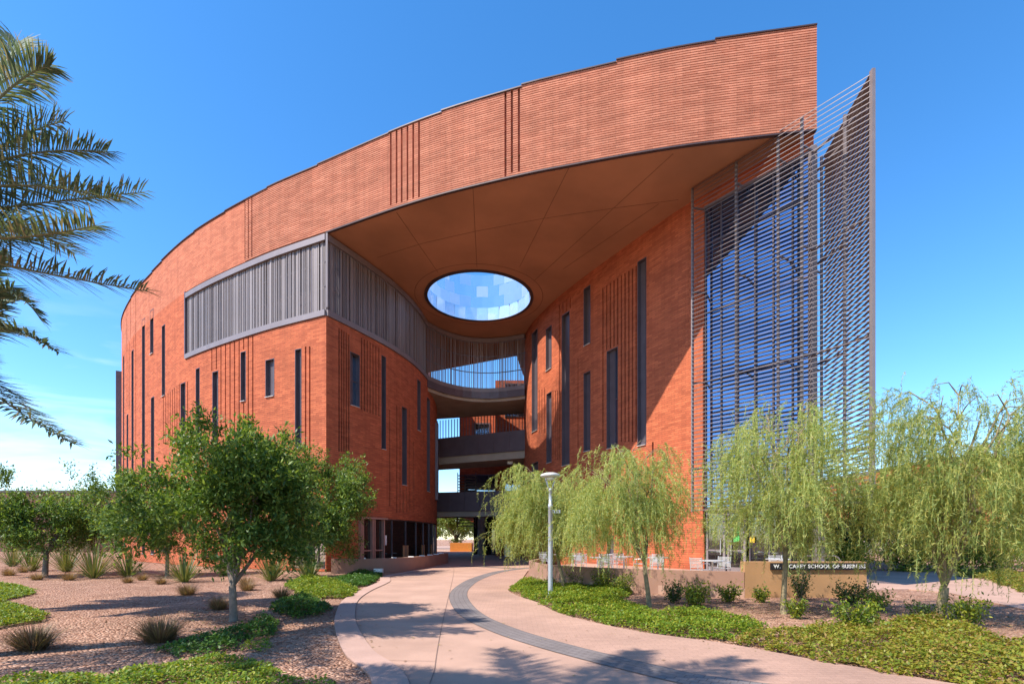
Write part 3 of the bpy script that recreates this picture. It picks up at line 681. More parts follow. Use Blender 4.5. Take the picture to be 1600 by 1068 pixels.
# solid floor slabs and dark core so nothing shows through
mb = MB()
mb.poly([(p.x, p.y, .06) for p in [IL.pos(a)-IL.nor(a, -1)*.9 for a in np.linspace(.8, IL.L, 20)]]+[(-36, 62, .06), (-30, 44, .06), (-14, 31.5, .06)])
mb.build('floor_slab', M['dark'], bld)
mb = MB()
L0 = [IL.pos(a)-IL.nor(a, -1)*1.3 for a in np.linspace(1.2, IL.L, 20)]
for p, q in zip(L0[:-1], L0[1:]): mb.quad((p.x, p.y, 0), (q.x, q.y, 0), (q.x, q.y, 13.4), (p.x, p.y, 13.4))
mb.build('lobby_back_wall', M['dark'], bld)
# stair tower closing the right side of the passage
mb = MB(); mb.box(-1.7, 1.3, 51.6, 56, 0, 17.7); tw = mb.build('stair_tower', M['brick'], bld)
for x0, x1, z0, z1 in ((-.75, 1.25, 5.0, 8.0), (-.75, 1.25, 9.6, 12.4), (-.75, 1.25, 14.0, 17.4)):
    mb = MB(); mb.box(x0, x1, 51.52, 51.64, z0, z1); w = mb.build('window', M['bronze'], tw); 
    mb = MB(); [mb.box(x0+.08+.64*k, x0+.64+.64*k, 51.49, 51.515, z0+.1, z1-.1) for k in range(3)]; mb.build('pane', M['glass'], tw)
# back walls of both wings
bw = MB()
for p, q in (((-9.2, 57), (-9.2, 58)), ((-9.2, 58), (-38.8, 66)), ((1.35, 50), (1.35, 52)), ((1.35, 52), (17, 52)), ((17, 52), (15.2, 34)), ((15.2, 34), (13.7, 25.5))):
    L = math.dist(p, q); bw.quad((*p, 0), (*q, 0), (*q, ZS), (*p, ZS), [(0, 0), (L, 0), (L, ZS), (0, ZS)])
bw.build('brick_wall', M['brick'], bld)

# --- glazed prow and its louvre screen
CW = Curve([(9.03, 24.03), (12.05, 20.45)], straight=True)
top_w = wall('brick_wall', CW, 0, CW.L, 17.3, ZS, [], -1, M['brick'])
mbp = MB(); sweep(mbp, CW, 0, CW.L, .02, -.2, 17.2, 17.3, -1); mbp.build('head_trim', M['bronze_light'], bld)
cw = glazing(CW, .03, CW.L-.05, -1, .1, 3.15, 17.2, 6, M['curtain'], name='curtain_wall', frame='bronze', transom=[5.9, 9.1, 12.3, 15.5], wd=.06)
CW2 = Curve([(12.05, 20.45), (12.6, 21.4), (13.7, 25.5)], straight=True)
glazing(CW2, .05, CW2.L, 1 if CW2.nor(.5, 1).x > 0 else -1, .1, 3.15, 17.2, 5, M['curtain'], name='curtain_wall', frame='bronze', transom=[5.9, 9.1, 12.3, 15.5])
mb = MB(); mb.obox((12.05, 20.52, 10.2), (.12, 0, 0), (0, .12, 0), (0, 0, 7.2)); mb.build('corner_post', M['bronze_light'], bld)
wall('brick_wall', CW2, 0, CW2.L, 17.2, ZS, [], -1, M['brick'])
# doors below
dz0, dz1 = .25, 3.05
mb = MB(); sweep(mb, CW, 0, CW.L, .06, -.25, 3.0, 3.14, -1); mb.build('head_trim', M['bronze'], bld)
for i, (ua, ub) in enumerate(((1104, 1134), (1137, 1166))):
    a, b = CW.atu(ua), CW.atu(ub); p, q, n = CW.pos(a), CW.pos(b), CW.nor(a, -1); t = (q-p).normalized(); L = (q-p).length; c = (p+q)/2
    mb = MB(); wj = .11
    for e, ww in ((-1, wj), (1, wj)): mb.obox(c+t*e*(L/2-ww/2)+Vector((0, 0, (dz0+2.97)/2)), t*ww/2, n*.06, Vector((0, 0, (2.97-dz0)/2)))
    for z, hh in ((dz0+.1, .1), (2.9, .06), (1.2, .035)): mb.obox(c+Vector((0, 0, z)), t*(L/2-wj-.001), n*.05, Vector((0, 0, hh)))
    d = mb.build('door', M['steel'], bld, loc=c)
    g_ = MB(); g_.obox(c+Vector((0, 0, (dz0+2.97)/2)), t*(L/2-wj), n*.012, Vector((0, 0, (2.97-dz0)/2-.1))); g_.build('pane', M['shopglass'], d, loc=c)
    h_ = MB(); hp = c+t*(L/2-.2)*(1 if i == 0 else -1)+n*.1; h_.bar(hp+Vector((0, 0, 1.0)), hp+Vector((0, 0, 1.75)), .03, .03); h_.build('handle', M['chair'], d, loc=c)
    if i == 1:
        h_ = MB(); h_.obox(c+n*.03+Vector((0, 0, 1.95)), t*.13, n*.006, Vector((0, 0, .36))); h_.build('green_notice', M['green_paper'], d, loc=c)
a = CW.atu(1171); glazing(CW, a, CW.L-.05, -1, .1, dz0, 3.0, 3, M['shopglass'])
p, n, t = CW.pos(a+.12), CW.nor(a, -1), CW.tan(a); mb = MB(); mb.obox(p+n*.0+Vector((0, 0, 1.7)), t*.1, n*.006, Vector((0, 0, .14))); mb.build('notice', M['yellow_paper'], bld)
mb = MB(); mb.obox((12.0, 20.0, 1.6), (.13, .03, 0), (-.03, .13, 0), (0, 0, 1.5)); mb.build('column', M['bronze_light'], bld)

def louvres(A, B, zb, zt, posts, bracket_to, n_=79, half=.032, tilt=-.018):
    A, B = Vector((*A, 0)), Vector((*B, 0)); t = (B-A).normalized(); nrm = Vector((t.y, -t.x, 0))
    if nrm.y > 0: nrm = -nrm
    bl = MB()
    for k in range(n_):
        z = zb+(zt-zb)*k/(n_-1)
        d = (nrm*half+Vector((0, 0, tilt))); up = Vector((0, 0, .012))
        bl.obox((A+B)/2+Vector((0, 0, z)), t*(B-A).length/2, d, up)
    r = bl.build('louvre_screen', M['louvre'], bld)
    for f in posts:
        p = A+(B-A)*f-nrm*.10; pm = MB(); pm.obox(p+Vector((0, 0, (zb+zt)/2)), t*.045, nrm*.045, Vector((0, 0, (zt-zb)/2+.06))); pm.build('post', M['steel'], r)
        for z in (17.0, 13.1, 8.9, 4.9):
            q = bracket_to(p); 
            if q is not None: bm_ = MB(); bm_.bar(p+Vector((0, 0, z)), Vector((q.x, q.y, z+.15)), .07, .07); bm_.build('bracket', M['steel'], r)
    return r
A1, B1 = (8.26, 23.6), (12.6, 17.97)
def tocw(p):
    a = CW.near(p.x, p.y); best = min((CW.pos(s) for s in np.linspace(0, CW.L, 30)), key=lambda w: (w-p).length); return best
lf = louvres(A1, B1, 3.03, 18.0, (.0, .297, .545, .672, .995), tocw); tag(lf, label='louvre screen face towards the path')
B2 = (13.35, 21.9)
louvres(B1, B2, 3.03, 18.0, (.45, 1.0), lambda p: Vector((12.75, 22.0, 0)), half=-.050, tilt=-.002)
mb = MB(); mb.obox((12.62, 17.93, 10.5), (.055, 0, 0), (0, .08, 0), (0, 0, 7.62)); mb.build('corner_post', M['steel'], bld)
# metal fin panel at the far left edge and by the passage
a = OC.near(-36.6, 48.3); p, n, t = OC.pos(a), OC.nor(a, 1), OC.tan(a)
mb = MB(); mb.obox(p+n*.22+Vector((0, 0, 10.5)), t*.9, n*.22, Vector((0, 0, 6.8))); mb.build('bay_panel', M['bronze'], bld)
a = IL.near(-6.2, 41.5); p, n, t = IL.pos(a), IL.nor(a, -1), IL.tan(a)
mb = MB(); mb.obox(p+n*.1+Vector((0, 0, 8)), t*.35, n*.12, Vector((0, 0, 3.1))); mb.build('bay_panel', M['bronze'], bld)

# ------------------------------------------------------------------ ground, paths
def sheet(name, pts, z, mat, kind='structure', skirt=0):
    tri = tessellate_polygon([[Vector((p[0], p[1], 0)) for p in pts]]); b = MB(); b.v = [(p[0], p[1], z) for p in pts]
    for t in tri: b.f.append(tuple(t)); b.uv.append([(pts[k][0], pts[k][1]) for k in t]); b.mi.append(0)
    if skirt:
        for i in range(len(pts)): p, q = pts[i], pts[(i+1) % len(pts)]; b.quad((p[0], p[1], z-skirt), (q[0], q[1], z-skirt), (q[0], q[1], z), (p[0], p[1], z), [(0, 0), (1, 0), (1, .1), (0, .1)])
    return tag(b.build(name, mat), kind=kind)
gx = np.concatenate([-np.geomspace(1500, 45, 10), np.linspace(-40, 40, 81), np.geomspace(45, 1500, 10)]); gy = np.concatenate([[-300, -60, -20], np.linspace(-8, 60, 80), np.geomspace(64, 2500, 12)])
mb = MB(); nx, ny = len(gx), len(gy)
for j, y in enumerate(gy):
    for i, x in enumerate(gx):
        z = -.015+.012*math.sin(x*1.7+y*.6)*math.sin(y*1.3-x*.4) if abs(x) < 40 and -8 < y < 60 else -.015
        mb.v.append((x, y, z-.005))
for j in range(ny-1):
    for i in range(nx-1): mb.f.append((j*nx+i, j*nx+i+1, (j+1)*nx+i+1, (j+1)*nx+i)); mb.uv.append(None); mb.mi.append(0)
tag(mb.build('ground', M['gravel'], smooth=True), kind='structure')
kerbc = Curve([(-.6, 1.5), (-1.15, 3.4), G(581, 1068), G(538, 1021), G(523, 981), G(525, 958), G(536, 938), G(560, 923), G(592, 909), (-5.9, 23.2), (-5.6, 25.6), (-5.35, 27.6)])
KL = [kerbc.pos(a) for a in np.linspace(0, kerbc.L, 70)]
bedr = Curve([(0.85, 27.5), (.55, 23.5), (.25, 19.6), G(794, 921), G(812, 932), G(840, 941), G(871, 957), G(931, 973), G(1006, 988), G(1080, 998), G(1143, 1007), G(1294, 1035), G(1400, 1052), G(1474, 1066), (6.5, 5.1), (9.5, 4.2), (16, 3.2)])
BR = [bedr.pos(a) for a in np.linspace(0, bedr.L, 70)]
path_pts = [(p.x, p.y) for p in KL]+[(-5.2, 30), (-6.3, 34), (-6.4, 38), (-6.3, 42), (-7.8, 50), (-10, 58), (-30, 75), (-60, 130), (30, 130), (8, 58), (1.2, 50), (1.0, 42), (1.3, 38), (1.5, 33), (1.2, 29)]+[(p.x, p.y) for p in BR]+[(16, -6), (-1, -6)]
sheet('plaza', path_pts, .01, M['path'], skirt=.06)
band = Curve([(1.6, 30.5), G(820, 887.5), G(780, 893), G(745, 904), G(724, 917), G(716, 930), G(724, 948), G(745, 966), G(793, 987), G(856, 1007), G(931, 1027), G(1031, 1051), G(1080, 1062), (3.6, 5.35), (6.0, 4.3), (11, 3)])
def ribbon(name, crv, o0, o1, z, mat, n=120, s0=0, s1=None):
    b = MB(); s1 = s1 or crv.L; A = [s0+(s1-s0)*k/n for k in range(n+1)]; L = [(crv.pos(a)+crv.nor(a, 1)*o0, crv.pos(a)+crv.nor(a, 1)*o1, a) for a in A]
    for (p, q, a), (p2, q2, a2) in zip(L[:-1], L[1:]): b.quad((p.x, p.y, z), (p2.x, p2.y, z), (q2.x, q2.y, z), (q.x, q.y, z), [(a, o0), (a2, o0), (a2, o1), (a, o1)])
    return tag(b.build(name, mat), kind='structure')
# paver field between the band and the planting bed
field = [(band.pos(a)+band.nor(a, 1)*0) for a in np.linspace(0.5, band.L, 80)]
sheet('paver_walk', [(p.x, p.y) for p in field]+[(16, 3.0)]+[(p.x-.0, p.y) for p in reversed(BR)], .014, M['paver'])
ribbon('paver_band', band, -.27, .27, .019, M['band'])
ribbon('kerb', kerbc, -.0, -.42, .03, M['kerb'])
mbk = MB()
for a, b_ in zip(KL[:-1], KL[1:]): mbk.quad((a.x, a.y, -.08), (b_.x, b_.y, -.08), (b_.x, b_.y, .03), (a.x, a.y, .03))
tag(mbk.build('kerb_face', M['kerb']), kind='structure')
ribbon('path_joint', kerbc, -.42, -.432, .018, M['pavejoint'])
jl = Curve([(-.95, 3.0), G(672, 1068), G(690, 980), G(709, 888), (-4.2, 32)]); ribbon('path_joint', jl, -.006, .006, .0165, M['pavejoint'])
for v in (905, 960, 1030):
    p = kerbc.pos(kerbc.near(*G(560, v))); q = jl.pos(jl.near(*G(690, v))); ribbon('path_joint', Curve([(p.x, p.y), (q.x, q.y)]), -.004, .004, .0165, M['pavejoint'], 4)
c2 = Curve([(-3.2, 33), (-1.5, 31.2), (0.6, 29.3)]); ribbon('paver_band', c2, -.2, .2, .0225, M['band'], 20)
side_pts = [G(1350, 921), G(1353, 893), (21, 28), (26, 27), G(1500, 890), G(1640, 912), G(1800, 930), G(1800, 975), G(1600, 952), G(1540, 938), G(1480, 925), G(1420, 920)]
sheet('path', side_pts, .012, M['path'], skirt=.08)
# patio
PW = Curve([(6.85, 15.1), (4.5, 16.25), (2.2, 17.95), (1.0, 20.3), (.78, 23.3), (1.5, 26.0)])
pat = [(p.x, p.y) for p in [PW.pos(a) for a in np.linspace(0, PW.L, 30)]]+[(2.5, 29), (4.5, 31.2), (6.6, 27.8), (8.0, 25.5), (9.03, 24.0), (12.0, 20.4), (12.6, 18.2), (10.44, 15.3)]
sheet('patio', pat, .25, M['path'], skirt=.3)
def lowwall(name, crv, z0, z1, th, mat, label, side):
    b = MB(); sweep(b, crv, 0, crv.L, 0, th, z0, z1, side, step=.35); o = b.build(name, mat); return tag(o, label, 'wall')
lowwall('garden_wall', PW, -.1, .74, -.22, M['stuccowall'], 'low curved tan stucco wall around the cafe patio', -1 if PW.nor(3, -1).y < 0 else 1)
EW = Curve([(-9.1, 25.75), (-7.4, 26.0), (-6.0, 27.0), (-5.1, 30.2), (-4.55, 36.6)])
ew = lowwall('garden_wall', EW, -.1, .72, -.28, M['stuccowall'], 'low brown stucco wall curving past the lobby entrance', -1)
mb = MB()
for k in range(1, 8):
    a = EW.L*k/8; p, n, t = EW.pos(a), EW.nor(a, -1), EW.tan(a); mb.obox(p-n*.14+Vector((0, 0, .735)), t*.03, n*.16, Vector((0, 0, .03)))
mb.build('skate_stop', M['lens'], ew)
mb = MB(); p = EW.pos(2.2); mb.obox((p.x+.2, p.y-.25, .12), (.22, 0, 0), (0, .1, 0), (0, 0, .1)); tag(mb.build('ground_light', M['lens']), 'small white light fitting on the gravel at the foot of the entrance wall', 'light fitting')

# ------------------------------------------------------------------ sign wall
SA, SB = Vector((6.87, 15.1, 0)), Vector((10.46, 15.1, 0)); st = (SB-SA).normalized(); sn = Vector((st.y, -st.x, 0)); SLn = (SB-SA).length
sg = thing('sign_wall', 'ochre stucco sign wall with black name band behind the weeping tree', 'sign', SA+st*SLn/2)
mb = MB(); c = SA+st*SLn/2-sn*.15
mb.obox(c+Vector((0, 0, .48)), st*SLn/2, sn*.15, Vector((0, 0, .56))); mb.build('wall', M['signwall'], sg)
def on_sign(u):
    k = (u-CX)/F; d = (k*SA.y-SA.x)/(st.x-k*st.y); return d
d0, d1 = on_sign(1203), SLn+.06
mb = MB(); mb.obox(SA+st*(d0+d1)/2+sn*.03+Vector((0, 0, .905)), st*(d1-d0)/2, sn*.028, Vector((0, 0, .10))); mb.build('name_band', M['black'], sg)
tx = bpy.data.curves.new('lettering', 'FONT'); tx.body = "W. P. CAREY SCHOOL OF BUSINESS"; tx.size = .15; tx.extrude = .006; tx.offset = .0028; tx.space_character = 1.12; tx.align_x = 'LEFT'
to = bpy.data.objects.new('tmp', tx); col.objects.link(to); bpy.context.view_layer.update()
me = bpy.data.meshes.new_from_object(to.evaluated_get(bpy.context.evaluated_depsgraph_get())); bpy.data.objects.remove(to)
wdt = max(v.co.x for v in me.vertices); me.name = 'lettering'; want = d1-d0-.22
me.materials.clear(); me.materials.append(M['letter'])
rot = Matrix((( st.x, 0, sn.x), (st.y, 0, sn.y), (0, 1, 0))).to_4x4()
me.transform(Matrix.Translation(SA+st*(d0+.08)+sn*.064+Vector((0, 0, .858))) @ rot @ Matrix.Diagonal((want/wdt, 1, 1, 1)))
link('lettering', me, sg)

# ------------------------------------------------------------------ lamp post
lx, ly = G(860, 932)
lp = thing('lamp_post', 'slender galvanised lamp post with round saucer lamp beside the walkway', 'lamp post', (lx, ly, 0))
mb = MB(); mb.lathe((lx, ly, 0), [(.075, 0), (.072, .2), (.068, 1.6), (.062, 2.62), (.07, 2.63), (.07, 2.72), (.055, 2.73), (.05, 3.12), (.06, 3.13), (.06, 3.2), (.02, 3.22)], 16); mb.build('pole', M['galv'], lp, True)
mb = MB(); mb.lathe((lx, ly, 0), [(.14, 0.0), (.14, .04), (.1, .06)], 16); mb.build('base', M['lens'], lp)
mb = MB()
for k in range(4):
    a = math.pi/4+k*math.pi/2; mb.bar((lx+.05*math.cos(a), ly+.05*math.sin(a), 3.15), (lx+.2*math.cos(a), ly+.2*math.sin(a), 3.5), .018, .018)
mb.build('strut', M['galv'], lp)
mb = MB(); mb.lathe((lx, ly, 0), [(.05, 3.50), (.21, 3.51), (.285, 3.545), (.30, 3.58), (.27, 3.62), (.14, 3.66), (.02, 3.67)], 28); mb.build('lamp_shade', M['lampcap'], lp, True)
mb = MB(); mb.lathe((lx, ly, 0), [(.03, 3.44), (.14, 3.46), (.17, 3.505), (.03, 3.508)], 24); mb.build('lens', M['lens'], lp, True)
mb = MB(); mb.obox((lx+.16, ly-.02, 2.52), (.13, 0, 0), (0, .015, 0), (0, 0, .045)); mb.build('sign_blade', M['galv'], lp)
for k, x in enumerate((.08, .15, .22)):
    mb = MB(); mb.obox((lx+x, ly-.038, 2.52), (.018, 0, 0), (0, .002, 0), (0, 0, .025)); mb.build('pictogram', M['black'], lp)

# ------------------------------------------------------------------ patio furniture
def make_table():
    t = thing('patio_table', 'round silver metal patio table nearest the sign wall', 'table', (0, 0, 0), 'tables on the cafe patio')
    mb = MB(); mb.lathe((0, 0, 0), [(.40, .71), (.41, .72), (.41, .74), (.39, .75)], 24); mb.build('tabletop', M['chair'], t)
    mb = MB(); mb.lathe((0, 0, 0), [(.035, .02), (.03, .1), (.03, .70), (.12, .712)], 12)
    for k in range(4):
        a = k*math.pi/2+.4; mb.bar((0, 0, .05), (.3*math.cos(a), .3*math.sin(a), .012), .04, .03)
    mb.build('pedestal', M['chair'], t); return t
def make_chair():
    t = thing('patio_chair', 'silver metal patio chair', 'chair', (0, 0, 0), 'chairs on the cafe patio')
    mb = MB()
    for k in range(9): y = -.21+.42*k/8; mb.bar((-.22, y, .45), (.22, y, .45), .035, .012)
    for x in (-.22, .22): mb.bar((x, -.22, .45), (x, .22, .45), .025, .02)
    mb.build('seat', M['chair'], t)
    mb = MB()
    for k in range(8): z = .53+.30*k/7; mb.bar((-.21, .22+.12*(z-.45), z), (.21, .22+.12*(z-.45), z), .01, .022)
    mb.build('backrest', M['chair'], t)
    for x in (-.22, .22):
        mb = MB(); mb.tube([(x, -.23, 0), (x, -.21, .45), (x, -.2, .64), (x, .1, .66), (x, .25, .66)], .013, 6); mb.build('leg', M['chair'], t)
        mb = MB(); mb.tube([(x, .26, 0), (x, .21, .45), (x, .27, .86)], .013, 6); mb.build('leg', M['chair'], t)
    return t
tb0 = make_table(); ch0 = make_chair()
tabs = [(1113, 17.3, 'round silver patio table behind the end of the tan wall, nearest the glass doors'), (1028, 20.2, 'round silver patio table behind the right-hand weeping tree on the patio'), (975, 21.3, 'round silver patio table by the low window of the brick wall'), (938, 20.3, 'round silver patio table third from the rounded wall end'),
        (900, 22.2, 'round silver patio table behind the lamp post trees'), (856, 24.2, 'round silver patio table just inside the rounded end of the tan wall'), (1215, 18.6, 'round silver patio table in front of the green-tinted glass behind the sign wall')]
short = ('table behind the tan wall end by the doors', 'table behind the right-hand weeping tree', 'table by the low window', 'table third from the rounded wall end', 'table behind the lamp post trees', 'table inside the rounded wall end', 'table before the green-tinted glass')
ci = 0
for i, (u, Y, lab) in enumerate(tabs):
    x = (u-CX)*Y/F
    if i == 0: tb0.location = (x, Y, .25); tb0['label'] = lab
    else: dup(tb0, (x, Y, .25), 0, lab)
    nch = (2, 2, 3, 2, 2, 2, 1)[i]
    for k in range(nch):
        a = random.uniform(0, .6)+k*2*math.pi/nch+(.3 if i == 0 else 1.2); cx_, cy_ = x+.68*math.cos(a), Y+.6*math.sin(a)
        rz = a-math.pi/2; side = ('left', 'right', 'rear')[2 if k == 2 else (0 if k == (0 if math.cos(a) < 0 else 1) else 1)]
        clab = 'silver patio chair '+side+' of the '+short[i]
        if ci == 0: ch0.location = (cx_, cy_, .25); ch0.rotation_euler = (0, 0, rz); ch0['label'] = clab
        else: dup(ch0, (cx_, cy_, .25), rz, clab)
        ci += 1
# bicycle hoops on the right end of the patio
hoop0 = None
for k, (u, lab) in enumerate(((1268, 'bent steel hoop rail behind the sign wall, left of the pair'), (1297, 'bent steel hoop rail behind the sign wall, right of the pair'))):
    Y = 18.9; x = (u-CX)*Y/F
    if k == 0:
        mb = MB(); mb.tube([(-.38, 0, 0), (-.38, 0, .66), (-.3, 0, .8), (-.15, 0, .84), (.15, 0, .84), (.3, 0, .78), (.38, 0, .66), (.38, 0, 0)], .025, 8)
        hoop0 = mb.build('hoop_rail', M['steel'], None, True); tag(hoop0, lab, 'rail', 'hoop rails behind the sign wall'); hoop0.location = (x, Y, .25)
    else: h = hoop0.copy(); col.objects.link(h); h.location = (x, Y, .25); h['label'] = lab

# ------------------------------------------------------------------ vegetation builders
def limb_path(a, b, n=5, wob=.08, sag=0):
    a, b = np.array(a, float), np.array(b, float); L = np.linalg.norm(b-a); out = []
    for k in range(n+1):
        t = k/n; p = a+(b-a)*t; w = math.sin(math.pi*t); p = p+rng.normal(scale=wob*L*.25, size=3)*w; p[2] += sag*w*L; out.append(tuple(p))
    return out
def ash_tree(base, top, crown_c, crown_r, label, fork=.8, trunk_r=.07, nclump=150, per=85, L=(.09, .15), clump_r=.26, mat='ash', group=None, name='shade_tree', seed=0):
    global rng
    rng = np.random.default_rng(zlib.crc32(label.encode())+seed)
    x, y = base; t = thing(name, label, 'tree', (x, y, 0), group)
    c = np.array(crown_c, float); r = np.array(crown_r, float)
    tk = MB(); lean = rng.normal(scale=.04, size=2); fk = (x+lean[0], y+lean[1], fork)
    tk.tube([(x, y, -.08), (x, y, .03), (x+lean[0]*.5, y+lean[1]*.5, fork*.5), fk], [trunk_r*1.45, trunk_r*1.15, trunk_r, trunk_r*.95], 10)
    # crown of separate leafy lobes with gaps between them, pointed shoots on top
    nlob = 19; ld = unit(rng.normal(size=(nlob, 3))*np.array([1, 1, .8])); lr = rng.uniform(.42, .88, nlob); lr[:2] = .15; LC = ld*lr[:, None]; LS = rng.uniform(.24, .45, nlob)
    li = rng.choice(nlob, nclump, p=LS**2/np.sum(LS**2)); dd_ = unit(rng.normal(size=(nclump, 3)))*(rng.random(nclump)**.45)[:, None]*LS[li][:, None]
    C = c+(LC[li]+dd_)*r; C[:, 2] = np.maximum(C[:, 2], c[2]-r[2]*.95)
    top_sh = rng.random(nclump) < .14; C[top_sh, 2] += r[2]*.26*rng.random(top_sh.sum())*(C[top_sh, 2] > c[2])
    nl = 9
    for k in range(nl):
        e = C[rng.integers(nclump)]; e = c+(e-c)*.75; pth = limb_path(fk, e, 5, .25, .05)
        tk.tube(pth, list(np.linspace(trunk_r*.6, trunk_r*.14, len(pth))), 7)
        for q in range(3):
            s_ = pth[rng.integers(2, 5)]; e2 = C[np.argsort(np.linalg.norm(C-np.array(s_), axis=1))[rng.integers(2, 14)]]
            p2 = limb_path(s_, e2, 3, .2); tk.tube(p2, list(np.linspace(trunk_r*.22, trunk_r*.07, len(p2))), 5)
    tk.build('trunk', M['bark'], t, True, loc=(x, y, 0))
    n = nclump*per; idx = np.repeat(np.arange(nclump), per)
    out = unit(C-(c-np.array([0, 0, r[2]*.6])))[idx]
    # twigs: leaves strung along 5 short shoots per clump
    sh = rng.integers(0, 6, n); sd = unit(rng.normal(size=(nclump, 6, 3))+unit(C-c)[:, None]*.9+np.array([0, 0, .45]))[idx, sh]
    along = rng.random(n)*clump_r*1.7
    Pn = C[idx]+sd*along[:, None]+rng.normal(scale=clump_r*.22, size=(n, 3))
    D = unit(sd*.5+rng.normal(scale=.8, size=(n, 3))+out*.25+np.array([0, 0, -.15]))
    ln = rng.uniform(L[0], L[1], n)
    quads_mesh('crown', leaf_quads(Pn, D, ln, ln*.36, tilt=np.array([0, 0, 1.0])), M[mat], t, loc=(x, y, 0))
    return t
def weeping_tree(base, forks, crown_c, crown_r, label, nstr=420, per=40, length=(.5, 1.5), trunk_r=.06, mat='weep', leaf=(.07, .13), zmin=.9, seed=0):
    global rng
    rng = np.random.default_rng(zlib.crc32(label.encode())+seed)
    x, y = base; t = thing('weeping_tree', label, 'tree', (x, y, 0), 'weeping trees along the cafe patio')
    c = np.array(crown_c, float); r = np.array(crown_r, float); tk = MB(); ends = []
    fk = (x+forks[0], y, forks[1])
    tk.tube([(x, y, -.05), (x+forks[0]*.2, y, forks[1]*.3), (x+forks[0]*.7, y, forks[1]*.7), fk], [trunk_r*1.35, trunk_r*1.1, trunk_r, trunk_r*.9], 9)
    for k in range(11):
        a = 2*math.pi*k/11+rng.normal(scale=.25); rr = rng.uniform(.25, .85)
        e = c+np.array([math.cos(a)*r[0]*rr, math.sin(a)*r[1]*rr, r[2]*(.85-.75*rr*rr)+rng.normal(scale=.1)])
        pth = limb_path(fk, e, 6, .22, .12); tk.tube(pth, list(np.linspace(trunk_r*.55, trunk_r*.1, len(pth))), 6); ends.append(pth)
        for q in range(4):
            s_ = np.array(pth[rng.integers(3, 7)]); a2 = a+rng.normal(scale=.8); e2 = s_+np.array([math.cos(a2)*r[0]*.4, math.sin(a2)*r[1]*.4, rng.uniform(-.05, .35)])
            p2 = limb_path(s_, e2, 4, .2, .25); tk.tube(p2, list(np.linspace(trunk_r*.18, trunk_r*.05, len(p2))), 4); ends.append(p2)
    tk.build('trunk', M['bark_green'], t, True, loc=(x, y, 0))
    A = np.array([p for e in ends for p in e[2:]])
    # arching branchlets, each hung with many short drooping plumes
    nb = max(20, nstr//13); own = A[rng.integers(0, len(A), nb)]
    az = rng.random(nb)*2*math.pi; rr = np.sqrt(rng.random(nb)); lobes = rng.random(4)*2*math.pi; edge = 1+.09*np.sum(np.cos(3*(az[:, None]-lobes)), axis=1)
    dome = np.stack([c[0]+np.cos(az)*rr*edge*r[0]*.8, c[1]+np.sin(az)*rr*edge*r[1]*.8, c[2]+r[2]*((1-rr**2)*rng.uniform(-.6, 1.0, nb)-.1)], axis=1)
    B0 = np.where((rng.random(nb) < .4)[:, None], own, dome); cl = c[:2]; bo = B0[:, :2]-cl; bo = bo/np.maximum(np.linalg.norm(bo, axis=1, keepdims=True), .25)+rng.normal(scale=.45, size=(nb, 2))
    bl = rng.uniform(*length, nb)*.85; bl = np.minimum(bl, np.maximum(.3, (B0[:, 2]-zmin)*.8)); reach = rng.uniform(.25, .65, nb); arch = rng.uniform(.1, .5, nb)
    bi = rng.integers(0, nb, nstr); bt = rng.random(nstr)**.8
    S = B0[bi].copy(); S[:, :2] += bo[bi]*(bl*reach)[bi, None]*np.minimum(bt*1.5, 1.1)[:, None]; S[:, 2] += bl[bi]*(arch[bi]*np.sin(bt*2.6)-bt**1.6)
    out = bo[bi]+rng.normal(scale=.8, size=(nstr, 2)); stray = rng.random(nstr) < .10; S[stray] += rng.normal(scale=.22, size=(stray.sum(), 3))*np.array([1, 1, .6]); out = out/np.maximum(np.linalg.norm(out, axis=1, keepdims=True), .3)
    ln = rng.uniform(.18, .6, nstr); S[:, 2] = np.maximum(S[:, 2], zmin+ln*.6+rng.normal(scale=.12, size=nstr))
    idx = np.repeat(np.arange(nstr), per); tt = np.tile((np.arange(per)+.5)/per, nstr)+rng.normal(scale=.02, size=nstr*per)
    tt = np.clip(tt, 0, 1); spreadv = rng.uniform(.15, 1.0, nstr)
    def strand(i, t_):
        h = np.minimum(t_*1.6, 1)*spreadv[i]*ln[i]; p = S[i].copy()
        p[:, 0] += out[i, 0]*h; p[:, 1] += out[i, 1]*h; p[:, 2] += ln[i]*(.22*np.sin(np.minimum(t_*2.4, math.pi)*1.0)*np.exp(-t_*2)-t_*t_*.35-t_*.65)
        return p
    Pn = strand(idx, tt)+rng.normal(scale=.018, size=(nstr*per, 3))
    D = strand(idx, np.clip(tt+.05, 0, 1.1))-Pn; D = unit(unit(D)+rng.normal(scale=.5, size=Pn.shape)+np.array([0, 0, -.12]))
    LL = rng.uniform(*leaf, nstr*per)*.85; Q = leaf_quads(Pn, D, LL, LL*.105+.0025)
    segs = []
    for k in range(6):
        i = np.arange(nstr); a = strand(i, np.full(nstr, k/6)); b = strand(i, np.full(nstr, (k+1)/6)); w = np.stack([-out[:, 1], out[:, 0], 0*out[:, 0]], axis=1)*.003
        segs.append(np.stack([a-w, a+w, b+w, b-w], axis=1))
    quads_mesh('crown', np.concatenate([Q]+segs), M[mat], t, loc=(x, y, 0))
    return t
